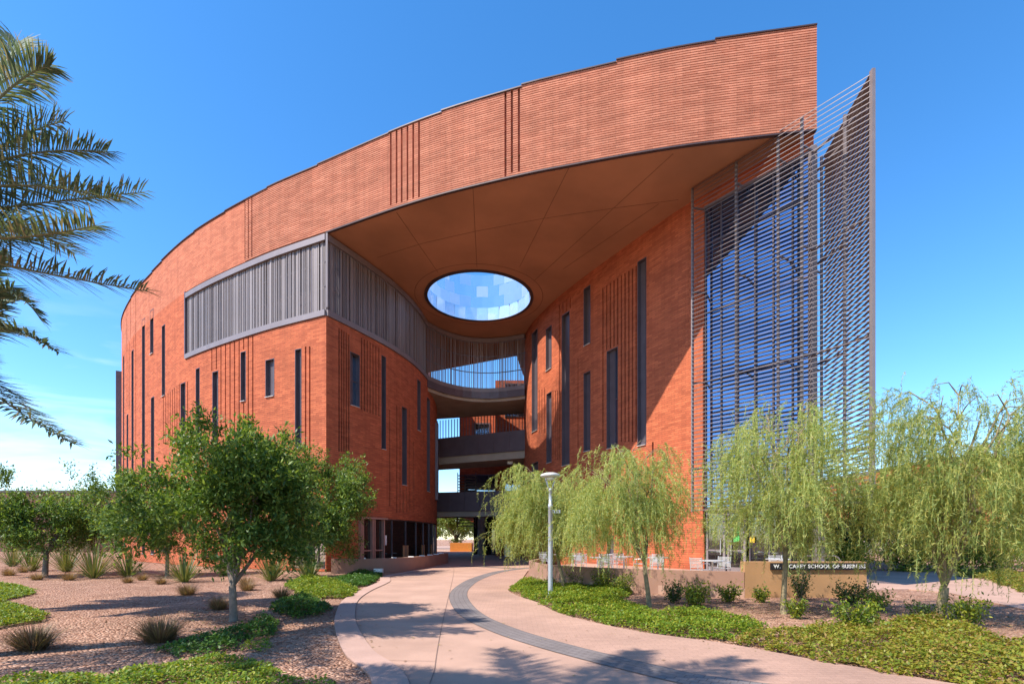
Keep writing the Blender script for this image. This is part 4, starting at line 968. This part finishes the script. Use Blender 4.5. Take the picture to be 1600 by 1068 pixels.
def blade_fan(n, length, width, base_r, lean, curl, seg=4, droop=0.0):
    """blades as tapered ribbons -> (n*seg,4,3)"""
    az = rng.random(n)*2*math.pi; el = np.clip(rng.normal(lean[0], lean[1], n), .12, 1.55); L = rng.uniform(*length, n)
    d = np.stack([np.cos(az)*np.cos(el), np.sin(az)*np.cos(el), np.sin(el)], axis=1); o = np.stack([np.cos(az), np.sin(az), 0*az], axis=1)
    sd = np.stack([-np.sin(az), np.cos(az), 0*az], axis=1); b = o*(base_r*np.sqrt(rng.random(n)))[:, None]; quads = []
    def at(t): return b+d*(L*t)[:, None]+o*(curl*L*t*t)[:, None]-np.array([0, 0, 1])*(droop*L*t**2.2)[:, None]
    for k in range(seg):
        t0, t1 = k/seg, (k+1)/seg; w0 = width*(1-t0**1.5)*(.6+.4*min(1, t0*4)); w1 = width*(1-t1**1.5)*(.6+.4*min(1, t1*4))+width*.02
        a, c = at(t0), at(t1); quads.append(np.stack([a-sd*w0/2, a+sd*w0/2, c+sd*w1/2, c-sd*w1/2], axis=1))
    q = np.stack(quads, axis=1)      # n,seg,4,3
    return q
def blades_mesh(name, q, mat, parent=None, loc=None):
    """joined ribbons so that each blade is one island"""
    n, seg = q.shape[:2]; V = np.concatenate([q[:, 0, 0:2], q[:, :, 2:4][:, :, ::-1].reshape(n, seg*2, 3)], axis=1)   # n, 2+2seg
    V = V.astype(np.float32); per = 2+2*seg
    if loc is not None: V = V+0
    faces = []
    for k in range(seg): faces.append(np.array([2*k, 2*k+1, 2*k+3, 2*k+2]))
    Fi = (np.arange(n)[:, None, None]*per+np.array(faces)[None]).reshape(-1)
    me = bpy.data.meshes.new(name); me.vertices.add(n*per); me.vertices.foreach_set('co', V.reshape(-1))
    me.loops.add(len(Fi)); me.loops.foreach_set('vertex_index', Fi.astype(np.int32)); nf = n*seg
    me.polygons.add(nf); me.polygons.foreach_set('loop_start', np.arange(0, nf*4, 4, dtype=np.int32)); me.polygons.foreach_set('loop_total', np.full(nf, 4, np.int32))
    me.materials.append(mat); me.update(calc_edges=True); me.validate()
    o = bpy.data.objects.new(name, me); col.objects.link(o)
    if loc is not None: o.location = loc
    if parent: o.parent = parent
    return o
def in_poly(px, py, poly):
    ins = np.zeros(len(px), bool); n = len(poly)
    for i in range(n):
        x0, y0 = poly[i]; x1, y1 = poly[(i+1) % n]
        c = ((y0 > py) != (y1 > py)) & (px < (x1-x0)*(py-y0)/((y1-y0) if y1 != y0 else 1e-9)+x0); ins ^= c
    return ins
def edge_dist(px, py, poly):
    d = np.full(len(px), 1e9); n = len(poly)
    for i in range(n):
        a = np.array(poly[i]); b = np.array(poly[(i+1) % n]); ab = b-a; t = np.clip(((px-a[0])*ab[0]+(py-a[1])*ab[1])/max(ab@ab, 1e-9), 0, 1)
        d = np.minimum(d, np.hypot(px-a[0]-ab[0]*t, py-a[1]-ab[1]*t))
    return d
def fbm(x, y, s, seed):
    r = np.random.default_rng(seed); z = 0
    for k in range(5):
        a, b, ph = r.normal(size=2), r.normal(size=2), r.random(2)*6.28; f = s*(1.5**k)
        z = z+np.sin((a[0]*x+a[1]*y)*f+ph[0])*np.sin((b[0]*x+b[1]*y)*f+ph[1])/(1.3**k)
    return z
def ground_cover(pix, dens, leaf, mat, hgt=.2, seed=1, ragged=.25, label=None, world=False):
    poly = pix if world else [G(u, v) for u, v in pix]
    xs, ys = [p[0] for p in poly], [p[1] for p in poly]; A = (max(xs)-min(xs))*(max(ys)-min(ys)); n = int(A*dens)
    px, py = rng.uniform(min(xs)-.2, max(xs)+.2, n), rng.uniform(min(ys)-.2, max(ys)+.2, n); ins = in_poly(px, py, poly); d = edge_dist(px, py, poly)*np.where(ins, 1, -1)
    nz_ = fbm(px, py, 2.2, seed); keep = d+ragged*.35*nz_ > 0
    px, py, d, nz_ = px[keep], py[keep], d[keep], nz_[keep]
    n3 = fbm(px, py, 5.5, seed+40); thin = (fbm(px, py, 3.1, seed+80) < -.75) & (rng.random(len(px)) < .75); px, py, d, nz_, n3 = px[~thin], py[~thin], d[~thin], nz_[~thin], n3[~thin]
    h = hgt*np.clip((d+.12)/.35, .12, 1)*(.8+.3*nz_+.28*n3); h = np.maximum(h, .03); n = len(px)
    lay = rng.random(n)**.5
    Pn = np.stack([px, py, .01+h*lay], axis=1)
    D = unit(np.stack([rng.normal(size=n), rng.normal(size=n), rng.normal(.15, .45, n)], axis=1)); L = rng.uniform(*leaf, n)
    o = quads_mesh('ground_cover', leaf_quads(Pn, D, L, L*.55, tilt=np.array([0, 0, 1.6])), mat)
    return tag(o, kind='stuff')

# ------------------------------------------------------------------ trees on the left
ash_tree(G(365, 968), None, (-6.15, 10.9, 2.5), (2.05, 1.7, 1.72), 'leafy green ash tree standing nearest the path on the left, pale forked trunk', .72, .075, 430, 100, (.08, .14), .22, seed=2)
ash_tree((-9.15, 23.4), None, (-9.0, 23.4, 3.55), (2.75, 2.3, 2.8), 'green ash tree before the brick corner, behind the one nearest the path', 1.3, .11, 420, 95, (.11, .18), .34)
ash_tree((-16.1, 23.9), None, (-16.6, 23.9, 3.0), (2.25, 2.0, 1.9), 'smaller ash tree half hidden behind the large one on the left', 1.0, .08, 260, 95, (.11, .18), .32)
ash_tree((-21.8, 23.9), None, (-22.0, 24.0, 3.0), (3.1, 2.6, 2.2), 'rounded ash tree leftmost of all over the yucca clumps', 1.0, .11, 380, 95, (.11, .18), .36)

# ------------------------------------------------------------------ weeping trees on the right
weeping_tree((1.75, 17.1), (-.25, 1.2), (1.12, 17.0, 2.5), (1.55, 1.15, 1.55), 'weeping yellow-green tree beside the rounded end of the tan wall', 3600, 24, (.6, 1.5), .06, zmin=.6)
weeping_tree(G(1014, 946), (-.12, 1.1), (2.75, 12.9, 2.65), (1.15, 1.1, 1.6), 'weeping yellow-green tree with twin trunk before the tan wall', 2600, 24, (.6, 1.5), .055, zmin=.6)
weeping_tree(G(1224, 957), (.05, 1.3), (6.25, 11.7, 3.05), (1.22, 1.2, 2.1), 'tall weeping yellow-green tree in front of the sign wall lettering', 2700, 24, (.7, 1.8), .055, zmin=1.1)
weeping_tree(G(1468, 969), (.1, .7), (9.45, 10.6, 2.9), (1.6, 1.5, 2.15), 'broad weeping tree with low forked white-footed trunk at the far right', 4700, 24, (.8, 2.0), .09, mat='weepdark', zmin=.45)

# ------------------------------------------------------------------ palms
def palm(base, crown, tips, nrand, label, flen=3.6, seed=3, drop=lambda tip: False, via=(), lw=1.0):
    r_ = random.Random(seed); x, y = base; C = Vector(crown); t = thing('date_palm', label, 'palm tree', (x, y, 0))
    tk = MB(); H = C.z; tk.tube([(x+(C.x-x)*k/12, y+(C.y-y)*k/12, H*k/12-.05) for k in range(13)], [.24-.006*k+(.02 if k % 2 else 0) for k in range(13)], 12); tk.build('trunk', M['palmbark'], t, True, loc=(x, y, 0))
    T = [Vector(p) for p in tips]
    tries = 0
    while len(T) < len(tips)+nrand and tries < 400:
        tries += 1; a = r_.uniform(0, 2*math.pi); e = r_.uniform(-.75, .95); L = flen*r_.uniform(.85, 1.05)
        q = C+Vector((math.cos(a)*math.cos(e), math.sin(a)*math.cos(e), math.sin(e)))*L*.92
        if drop(q): continue
        T.append(q)
    for fi, q in enumerate(T):
        d = q-C; L = d.length; mid = C+d*.5+Vector((0, 0, .17*L))
        if fi < len(via): mid = (via[fi]-C*.45**2-q*.55**2)/(2*.55*.45)
        def at(s): return C*(1-s)**2+mid*2*s*(1-s)+q*s*s
        rb = MB(); n = 10; rb.tube([at(k/n) for k in range(n+1)], [.032*(1-.85*k/n) for k in range(n+1)], 5)
        Q = []; npair = int(33*L)+12
        for k in range(npair):
            s = .16+.84*(k+.3)/npair; p = at(s); tg = (at(min(1, s+.02))-at(s-.02)).normalized(); sd = tg.cross(Vector((0, 0, 1)))
            if sd.length < .1: sd = Vector((1, 0, 0))
            sd.normalize(); up = sd.cross(tg).normalized(); ll = .72*(1-.60*abs(s-.42)/.58)*r_.uniform(.8, 1.12)
            for e in (-1, 1):
                dr_ = (tg*(.34+.5*s)+sd*e*.85+up*r_.uniform(.0, .7)+Vector((r_.gauss(0, .11), r_.gauss(0, .11), r_.gauss(0, .11)))).normalized()
                w = (dr_.cross(up)).normalized()*.0125*lw; m_ = p+dr_*ll*.5; tip = p+dr_*ll+Vector((0, 0, -.16*ll))
                Q.append([p-w*.5, p+w*.5, m_+w, m_-w]); Q.append([m_-w, m_+w, tip+w*.15, tip-w*.15])
        Q = np.array([[tuple(v) for v in qd] for qd in Q]); f = quads_mesh('frond', Q, M['palm'], t, loc=(x, y, 0))
        rb.build('frond_stem', M['palmstem'], f, True, loc=(x, y, 0))
    return t
M['palmstem'] = plain('palm rachis', (.16, .15, .07), .6)
FR = [((0, 152), (78, 105), 7.2), ((0, 112), (24, 66), 8.2), ((0, 250), (168, 238), 7.5), ((0, 325), (222, 300), 8.0), ((0, 372), (150, 352), 6.6), ((0, 412), (230, 455), 7.5), ((0, 345), (115, 395), 9.0), ((0, 290), (190, 315), 7.0), ((0, 130), (60, 140), 8.5), ((0, 230), (100, 190), 7.8), ((0, 360), (60, 372), 8.0)]
tips = [P3(*t, Y) for e, t, Y in FR]; vias = [P3(*e, (Y+7)/2) for e, t, Y in FR]
FR2 = [((0, 515), (92, 550), 10.6), ((0, 455), (66, 502), 11.4), ((0, 622), (117, 694), 10.4), ((0, 480), (50, 470), 12.5)]
tips2 = [P3(*t, Y) for e, t, Y in FR2]; vias2 = [P3(*e, (Y+11)/2) for e, t, Y in FR2]
palm((-12.9, 11.9), (-12.7, 11.8, 5.9), tips2, 24, 'date palm farther off at the left edge whose lower fronds droop into view', 3.1, 5, drop=lambda q: (q.x/q.y)*F+CX > 15, via=vias2, lw=1.9)
palm((-8.75, 7.05), (-8.6, 7.0, 5.95), tips, 16, 'date palm whose fronds reach in from the left edge', 3.4, 3, drop=lambda q: q.y > .5 and (q.x/q.y)*F+CX > -10, via=vias)
palm((-5.2, 2.0), (-5.0, 2.1, 7.3), [], 30, 'date palm standing left of the viewpoint, casting frond shadows on the walkway', 3.3, 8, drop=lambda q: q.y > .5 and (q.x/q.y)*F+CX > -10 and HV-F*(q.z-CZ)/q.y > -150)

# ------------------------------------------------------------------ yuccas, grass tufts, shrubs
def yucca(u, v, h, label, first=None):
    x, y = G(u, v); h *= 1.3; q = blade_fan(150, (h*.65, h*1.12), .042, .16, (.98, .40), .10, 4)
    o = blades_mesh('yucca', q, M['yucca'], None, (x, y, -.02)); return tag(o, label, 'yucca', 'yucca clumps on the gravel')
for u, v, h, lab in ((147, 902, 1.45, 'large yucca clump under the leftmost ash tree, widest of the row'), (200, 900, 1.2, 'spiky yucca clump in the row, nearest the brick wall corner'), (104, 892, 1.4, 'pale yucca clump just right of the leftmost tree trunk, behind the widest one'), (50, 891, 1.3, 'pale yucca clump left of the leftmost tree trunk'), (288, 908, 1.15, 'yucca clump behind the pale forked ash trunk, nearest it'), (424, 906, 1.35, 'sunlit yellowish yucca clump against the brick base'), (483, 905, 1.15, 'dark yucca clump in front of the pale corner glass'), (20, 884, 1.2, 'pale yucca clump at the left edge of the view'), (355, 899, .8, 'small yucca clump in the shade of the ash tree')):
    yucca(u, v, h, lab)
def tuft(u, v, h, n, label, mat='tuft'):
    x, y = G(u, v); h *= 1.25; q = blade_fan(int(n*1.5), (h*.55, h*1.1), .009+.004*h, h*.3, (1.0, .36), .18, 4, .14)
    o = blades_mesh('grass_tuft', q, M[mat], None, (x, y, -.03)); return tag(o, label, 'grass tuft', 'purple grass tufts on the gravel')
for u, v, h, n, lab in ((52, 1012, .42, 650, 'purple fountain grass tuft lowest at the left, round and sunlit'), (250, 1000, .46, 650, 'tall purple fountain grass tuft left of the ground cover mound'), (293, 928, .40, 420, 'dark grass tuft left of the pale ash trunk'), (342, 950, .34, 420, 'low reddish grass tuft touching the pale ash trunk'), (386, 921, .36, 320, 'pair-forming grass tuft right of the pale ash trunk, farther'), (440, 932, .36, 420, 'purple grass tuft beside the yellow-green ground cover'), (384, 913, .4, 300, 'reddish grass tuft in front of the sunlit yucca'), (252, 911, .3, 300, 'small tan grass tuft in front of the smaller ash trunk'), (200, 909, .3, 260, 'flat tan grass tuft below the row of yuccas, left'), (222, 905, .32, 260, 'flat tan grass tuft below the row of yuccas, right'), (108, 905, .4, 300, 'dark grass tuft in tree shade below the widest yucca'), (58, 905, .36, 300, 'dark grass tuft at the foot of the leftmost ash'), (14, 898, .45, 300, 'reddish grass tuft at the left edge under the leftmost ash'), (36, 893, .45, 260, 'reddish grass tuft before the pale yuccas at the left')):
    tuft(u, v, h, n, lab)
def shrub(u, v, rx, h, n, label, mat='shrub', leaf=(.05, .09), Y=None):
    x, y = G(u, v) if Y is None else ((u-CX)*Y/F, Y); t = thing('shrub', label, 'shrub', (x, y, 0), 'shrubs in the planting beds')
    k = 26; az = rng.random(k)*6.283; e = np.stack([np.cos(az)*rx*np.sqrt(rng.random(k)), np.sin(az)*rx*np.sqrt(rng.random(k)), h*rng.uniform(.45, 1, k)], axis=1)
    st_ = MB()
    for p in e[:12]: st_.tube([(x, y, 0), (x+p[0]*.5, y+p[1]*.5, p[2]*.6), (x+p[0], y+p[1], p[2])], [.012, .008, .004], 4)
    st_.build('stems', M['bark'], t, loc=(x, y, 0))
    i = rng.integers(0, k, n); s = rng.random(n)**.6; Pn = e[i]*s[:, None]+rng.normal(scale=.07*rx/.4, size=(n, 3)); Pn[:, 2] = np.maximum(Pn[:, 2], .03)
    D = unit(rng.normal(size=(n, 3))+np.array([0, 0, .35])+e[i]*.5); L = rng.uniform(*leaf, n)
    quads_mesh('foliage', leaf_quads(Pn+np.array([x, y, 0]), D, L, L*.42), M[mat], t, loc=(x, y, 0)); return t
for a in ((1052, 940, .30, .55, 900, 'dark leafy shrub against the tan wall, right of the twin trunk', 'shrubdark'), (1085, 948, .42, .62, 1600, 'largest round green shrub in front of the tan wall', 'shrub'), (1138, 940, .34, .48, 1000, 'bright yellow-green shrub where tan and ochre walls meet', 'shrub'), (1190, 940, .24, .42, 700, 'small yellow-green shrub at the left foot of the ochre wall', 'shrub'), (1243, 965, .24, .42, 700, 'small yellow-green shrub at the foot of the tall weeping tree', 'shrub'), (1330, 946, .5, .62, 1300, 'loose olive shrub under the right half of the sign', 'shrubdark'), (1368, 952, .42, .45, 1000, 'spreading olive shrub past the right end of the sign', 'shrub'), (1335, 985, .42, .62, 1500, 'bright yellow shrub rising from the ground cover below the sign', 'shrub'), (1250, 935, .35, .85, 900, 'dark upright shrub under the lettering, behind the weeping trunk', 'shrubdark'),
          (905, 917, .5, .55, 1100, 'green shrub at the foot of the tan wall by the lamp post', 'shrub'), (942, 922, .45, .7, 1100, 'yellow-green shrub against the tan wall between the two nearest weeping trees', 'shrub'), (975, 927, .4, .6, 1000, 'leafy shrub against the tan wall just left of the twin trunk', 'shrub'), (1440, 968, .3, .42, 500, 'dark strap-leaved shrub left of the white-footed trunk', 'shrubdark'), (1510, 975, .42, .55, 1100, 'airy green shrub right of the white-footed trunk', 'shrub')):
    shrub(*a)
# ------------------------------------------------------------------ ground cover patches
cover = ground_cover
cover([(796, 921), (812, 908), (845, 900), (900, 908), (950, 916), (990, 926), (960, 938), (985, 944), (1040, 960), (1090, 952), (1130, 960), (1180, 975), (1205, 980), (1145, 1002), (1080, 998), (1006, 987), (931, 972), (871, 957), (840, 941)], 2600, (.04, .075), M['cover'], .17, 2)
cover([(1145, 1003), (1200, 992), (1290, 985), (1330, 975), (1400, 978), (1440, 965), (1500, 975), (1530, 990), (1570, 1005), (1640, 1010), (1700, 1070), (1600, 1092), (1474, 1066), (1400, 1052), (1294, 1035)], 2600, (.04, .075), M['coverwarm'], .2, 3)
cover([(130, 1068), (200, 1052), (280, 1040), (330, 1026), (390, 1030), (430, 1042), (470, 1068), (420, 1100), (100, 1100)], 4200, (.035, .06), M['cover'], .11, 4, .2)
cover([(-60, 1090), (0, 1062), (60, 1058), (140, 1056), (200, 1075), (120, 1120), (-60, 1130)], 3600, (.035, .06), M['cover'], .1, 5, .2)
cover([(470, 1068), (510, 1062), (530, 1080), (470, 1090)], 3800, (.035, .06), M['cover'], .08, 15, .1)
cover([(258, 1016), (300, 1000), (340, 992), (370, 985), (395, 975), (420, 965), (435, 975), (430, 990), (380, 1003), (375, 1012), (320, 1024), (280, 1024)], 3200, (.04, .07), M['coverdark'], .2, 6)
cover([(375, 1005), (420, 998), (435, 1008), (415, 1018), (375, 1018)], 3200, (.035, .06), M['cover'], .1, 7, .15)
cover([(425, 945), (470, 932), (500, 938), (515, 948), (500, 962), (455, 966), (430, 958)], 3000, (.045, .08), M['coverdark'], .22, 8)
cover([(445, 914), (480, 900), (520, 908), (560, 922), (545, 933), (500, 935), (465, 928)], 2400, (.05, .085), M['cover'], .2, 9)
cover([(520, 905), (560, 896), (600, 896), (592, 905), (575, 915), (540, 918)], 2400, (.05, .085), M['coverdark'], .2, 10)
cover([(-80, 990), (0, 945), (40, 950), (75, 962), (70, 968), (30, 975), (0, 978), (-60, 1000)], 3000, (.045, .07), M['cover'], .15, 11)
cover([(-120, 930), (0, 914), (30, 916), (58, 922), (40, 930), (0, 940), (-120, 955)], 2200, (.05, .085), M['cover'], .12, 12)
cover([(1490, 900), (1540, 905), (1600, 925), (1660, 935), (1700, 920), (1600, 900), (1540, 892)], 1200, (.06, .1), M['coverwarm'], .25, 13)

# ------------------------------------------------------------------ beyond the passage
rb_ = thing('rear_building', 'shaded brick building with dark glazing seen beyond the bridges', 'building', (-1, 56, 0))
class BoxWall: pass
mb = MB(); mb.box(-5.75, 7, 56, 74, 4.2, 16); mb.build('wall', M['brick'], rb_)
mb = MB(); mb.box(-4.3, 7, 57.4, 73, 0, 4.2); mb.build('lobby', M['dark'], rb_)
for x0, x1, z0, z1 in ((-5.2, -1.2, 5.2, 8.8), (-.9, .9, 5.2, 15), (-4.2, -2.4, 10.4, 14.4)):
    mb = MB(); mb.box(x0, x1, 55.9, 56.05, z0, z1); w = mb.build('window', M['bronze'], rb_); g_ = MB()
    n = 3
    for k in range(n): g_.box(x0+.12+(x1-x0-.24)*k/n+.03, x0+.12+(x1-x0-.24)*(k+1)/n-.03, 55.86, 55.89, z0+.15, z1-.15)
    g_.build('pane', M['glass'], w)
mb = MB()
for k in range(18): mb.box(-5.9, -3.9, 55.4, 55.6, 3.1+.32*k, 3.2+.32*k)
for x in (-5.88, -3.95): mb.box(x-.04, x+.04, 55.36, 55.62, 2.9, 8.9)
mb.build('sunshade', M['bronze'], rb_)
mb = MB(); mb.lathe((-3.3, 55.5, 0), [(.42, 0), (.42, 4.2)], 20); mb.build('column', M['concrete'], rb_, True)
for k, x in enumerate((-1.9, -1.0, -.1, .8)):
    mb = MB(); mb.box(x-.42, x+.42, 57.2, 57.34, 0.05, 2.9); d = mb.build('door', M['bronze'], rb_); g_ = MB(); g_.box(x-.33, x+.33, 57.16, 57.19, .2, 2.75); g_.build('pane', M['paleglass' if k == 1 else 'shopglass'], d)
bx, by = G(795, 870)
bn = thing('litter_bin', 'white litter bin standing in the passage shade', 'litter bin', (bx, by, 0)); mb = MB(); mb.box(bx-.4, bx+.4, by-.35, by+.35, .05, 1.15); mb.build('body', M['white'], bn)
mb = MB(); mb.box(bx-.42, bx+.42, by-.37, by+.37, 1.15, 1.24); mb.build('lid', M['galv'], bn)
M['far'] = leaf_mat('lighter far leaves', [(.08, .14, .03), (.13, .20, .04), (.19, .25, .06), (.25, .30, .08)], .4)  # lighter greens than the ash leaves
for i, (x, y, rx, h, lab) in enumerate(((-8.6, 79, 3.9, 7.6, 'bright green tree seen through the passage, nearest the orange planter'), (-14.5, 92, 3.6, 8.2, 'green tree deep beyond the passage on the left'), (-5.0, 96, 3.2, 7.4, 'green tree deep beyond the passage on the right'))):
    ash_tree((x, y), None, (x, y, h*.58), (rx, rx, h*.42), lab, h*.2, .16, 170, 80, (.28, .45), .6, mat='far')
mb = MB(); mb.box(-8.6, -5.6, 71, 74, -.05, 1.2); pl = tag(mb.build('planter_box', M['orange']), 'orange planter box beyond the passage', 'planter')
mb = MB(); mb.box(-5.3, -2.2, 72.5, 73.5, -.05, 1.15); tag(mb.build('garden_wall', M['brick']), 'short low brick wall right of the orange planter', 'wall')
# ------------------------------------------------------------------ far left and right
M['shade_mauve'] = brick_mat('brown mauve brick', (.20, .09, .07), (.16, .07, .055), (.12, .06, .05))  # shade on the far wall is put into this dull brick colour
fb = thing('far_building', 'low shade-toned brick building far off at the left edge of the brick facade', 'building', (-60, 72, 0))
mb = MB(); mb.box(-78, -49, 72, 88, 0, 8.3); mb.build('wall', M['shade_mauve'], fb); mb = MB(); mb.box(-78.1, -48.9, 71.9, 88.1, 8.3, 8.6); mb.build('coping', M['bronze'], fb)
fb = thing('far_building', 'orange brick building behind the broad weeping tree at the right edge', 'building', (58, 52, 0))
mb = MB(); mb.box(46, 80, 55, 80, 0, 10.2); mb.build('wall', M['brick'], fb); mb = MB(); mb.box(45.9, 80.1, 54.9, 80.1, 10.2, 10.5); mb.build('coping', M['bronze'], fb)
for k in range(6):
    mb = MB(); x = 48+5*k; mb.box(x, x+1.2, 54.9, 55.02, 2, 8); mb.build('window', M['glass'], fb)
fb = thing('far_building', 'long low grey building behind the dark trees on the right', 'building', (38, 60, 0))
mb = MB(); mb.box(24, 45, 58, 66, 0, 3.2); mb.build('wall', M['concrete'], fb); mb = MB(); mb.box(23.8, 45.2, 57.8, 66.2, 3.2, 3.5); mb.build('roof', M['bronze_light'], fb)
for (x, y, rx, h, lab) in ((18.9, 28.5, 1.7, 4.6, 'dark dense tree behind the foot of the louvre prow'), (24.5, 31, 2.4, 5.2, 'dark tree behind the white-footed weeping tree'), (31.5, 31, 2.8, 5.6, 'dark tree at the right edge behind the weeping tree')):
    ash_tree((x, y), None, (x, y, h*.55), (rx, rx, h*.45), lab, h*.2, .12, 110, 70, (.16, .28), .4, mat='shrubdark', name='dark_tree')
hx = 0
for (u, Y, rx, h, lab) in ((1330, 25, 1.3, 1.6, 'low green hedge shrub behind the hoop rails'), (1420, 27, 1.7, 2.1, 'green hedge shrub beside the side path, left'), (1490, 26.5, 1.9, 2.3, 'green hedge shrub beside the side path, middle'), (1560, 26, 1.9, 2.2, 'green hedge shrub beside the side path, right'), (1640, 26, 2.0, 2.4, 'green hedge shrub beside the side path, at the right edge')):
    shrub(u, 0, rx, h, 4200, lab, 'shrub' if h > 1.55 else 'shrubdark', (.10, .18), Y=Y)

# fallen leaves and grit under the trees and along the kerb
M['litter'] = leaf_mat('dry leaves', [(.16, .09, .04), (.26, .16, .07), (.34, .24, .10), (.20, .19, .06)], .15)
def litter(cx, cy, rx, ry, n):
    px, py = rng.normal(cx, rx*.6, n), rng.normal(cy, ry*.6, n); D = unit(np.stack([rng.normal(size=n), rng.normal(size=n), rng.normal(0, .15, n)], axis=1)); L = rng.uniform(.035, .075, n)
    return leaf_quads(np.stack([px, py, np.full(n, .022)], axis=1), D, L, L*.45, tilt=np.array([0, 0, 3.0]))
Q = [litter(*a) for a in ((-5.6, 11.2, 2.2, 1.6, 420), (3.0, 12.9, 1.6, 1.3, 260), (6.3, 11.8, 2, 1.4, 420), (9.1, 10.7, 2.2, 1.6, 520), (-2.5, 8.5, 2.2, 3, 90), (1.5, 9, 3.5, 2.5, 70), (8, 12.5, 3, 1.2, 260), (-9.2, 9.5, 4, 3, 260))]
tag(quads_mesh('leaf_litter', np.concatenate(Q), M['litter']), kind='stuff')
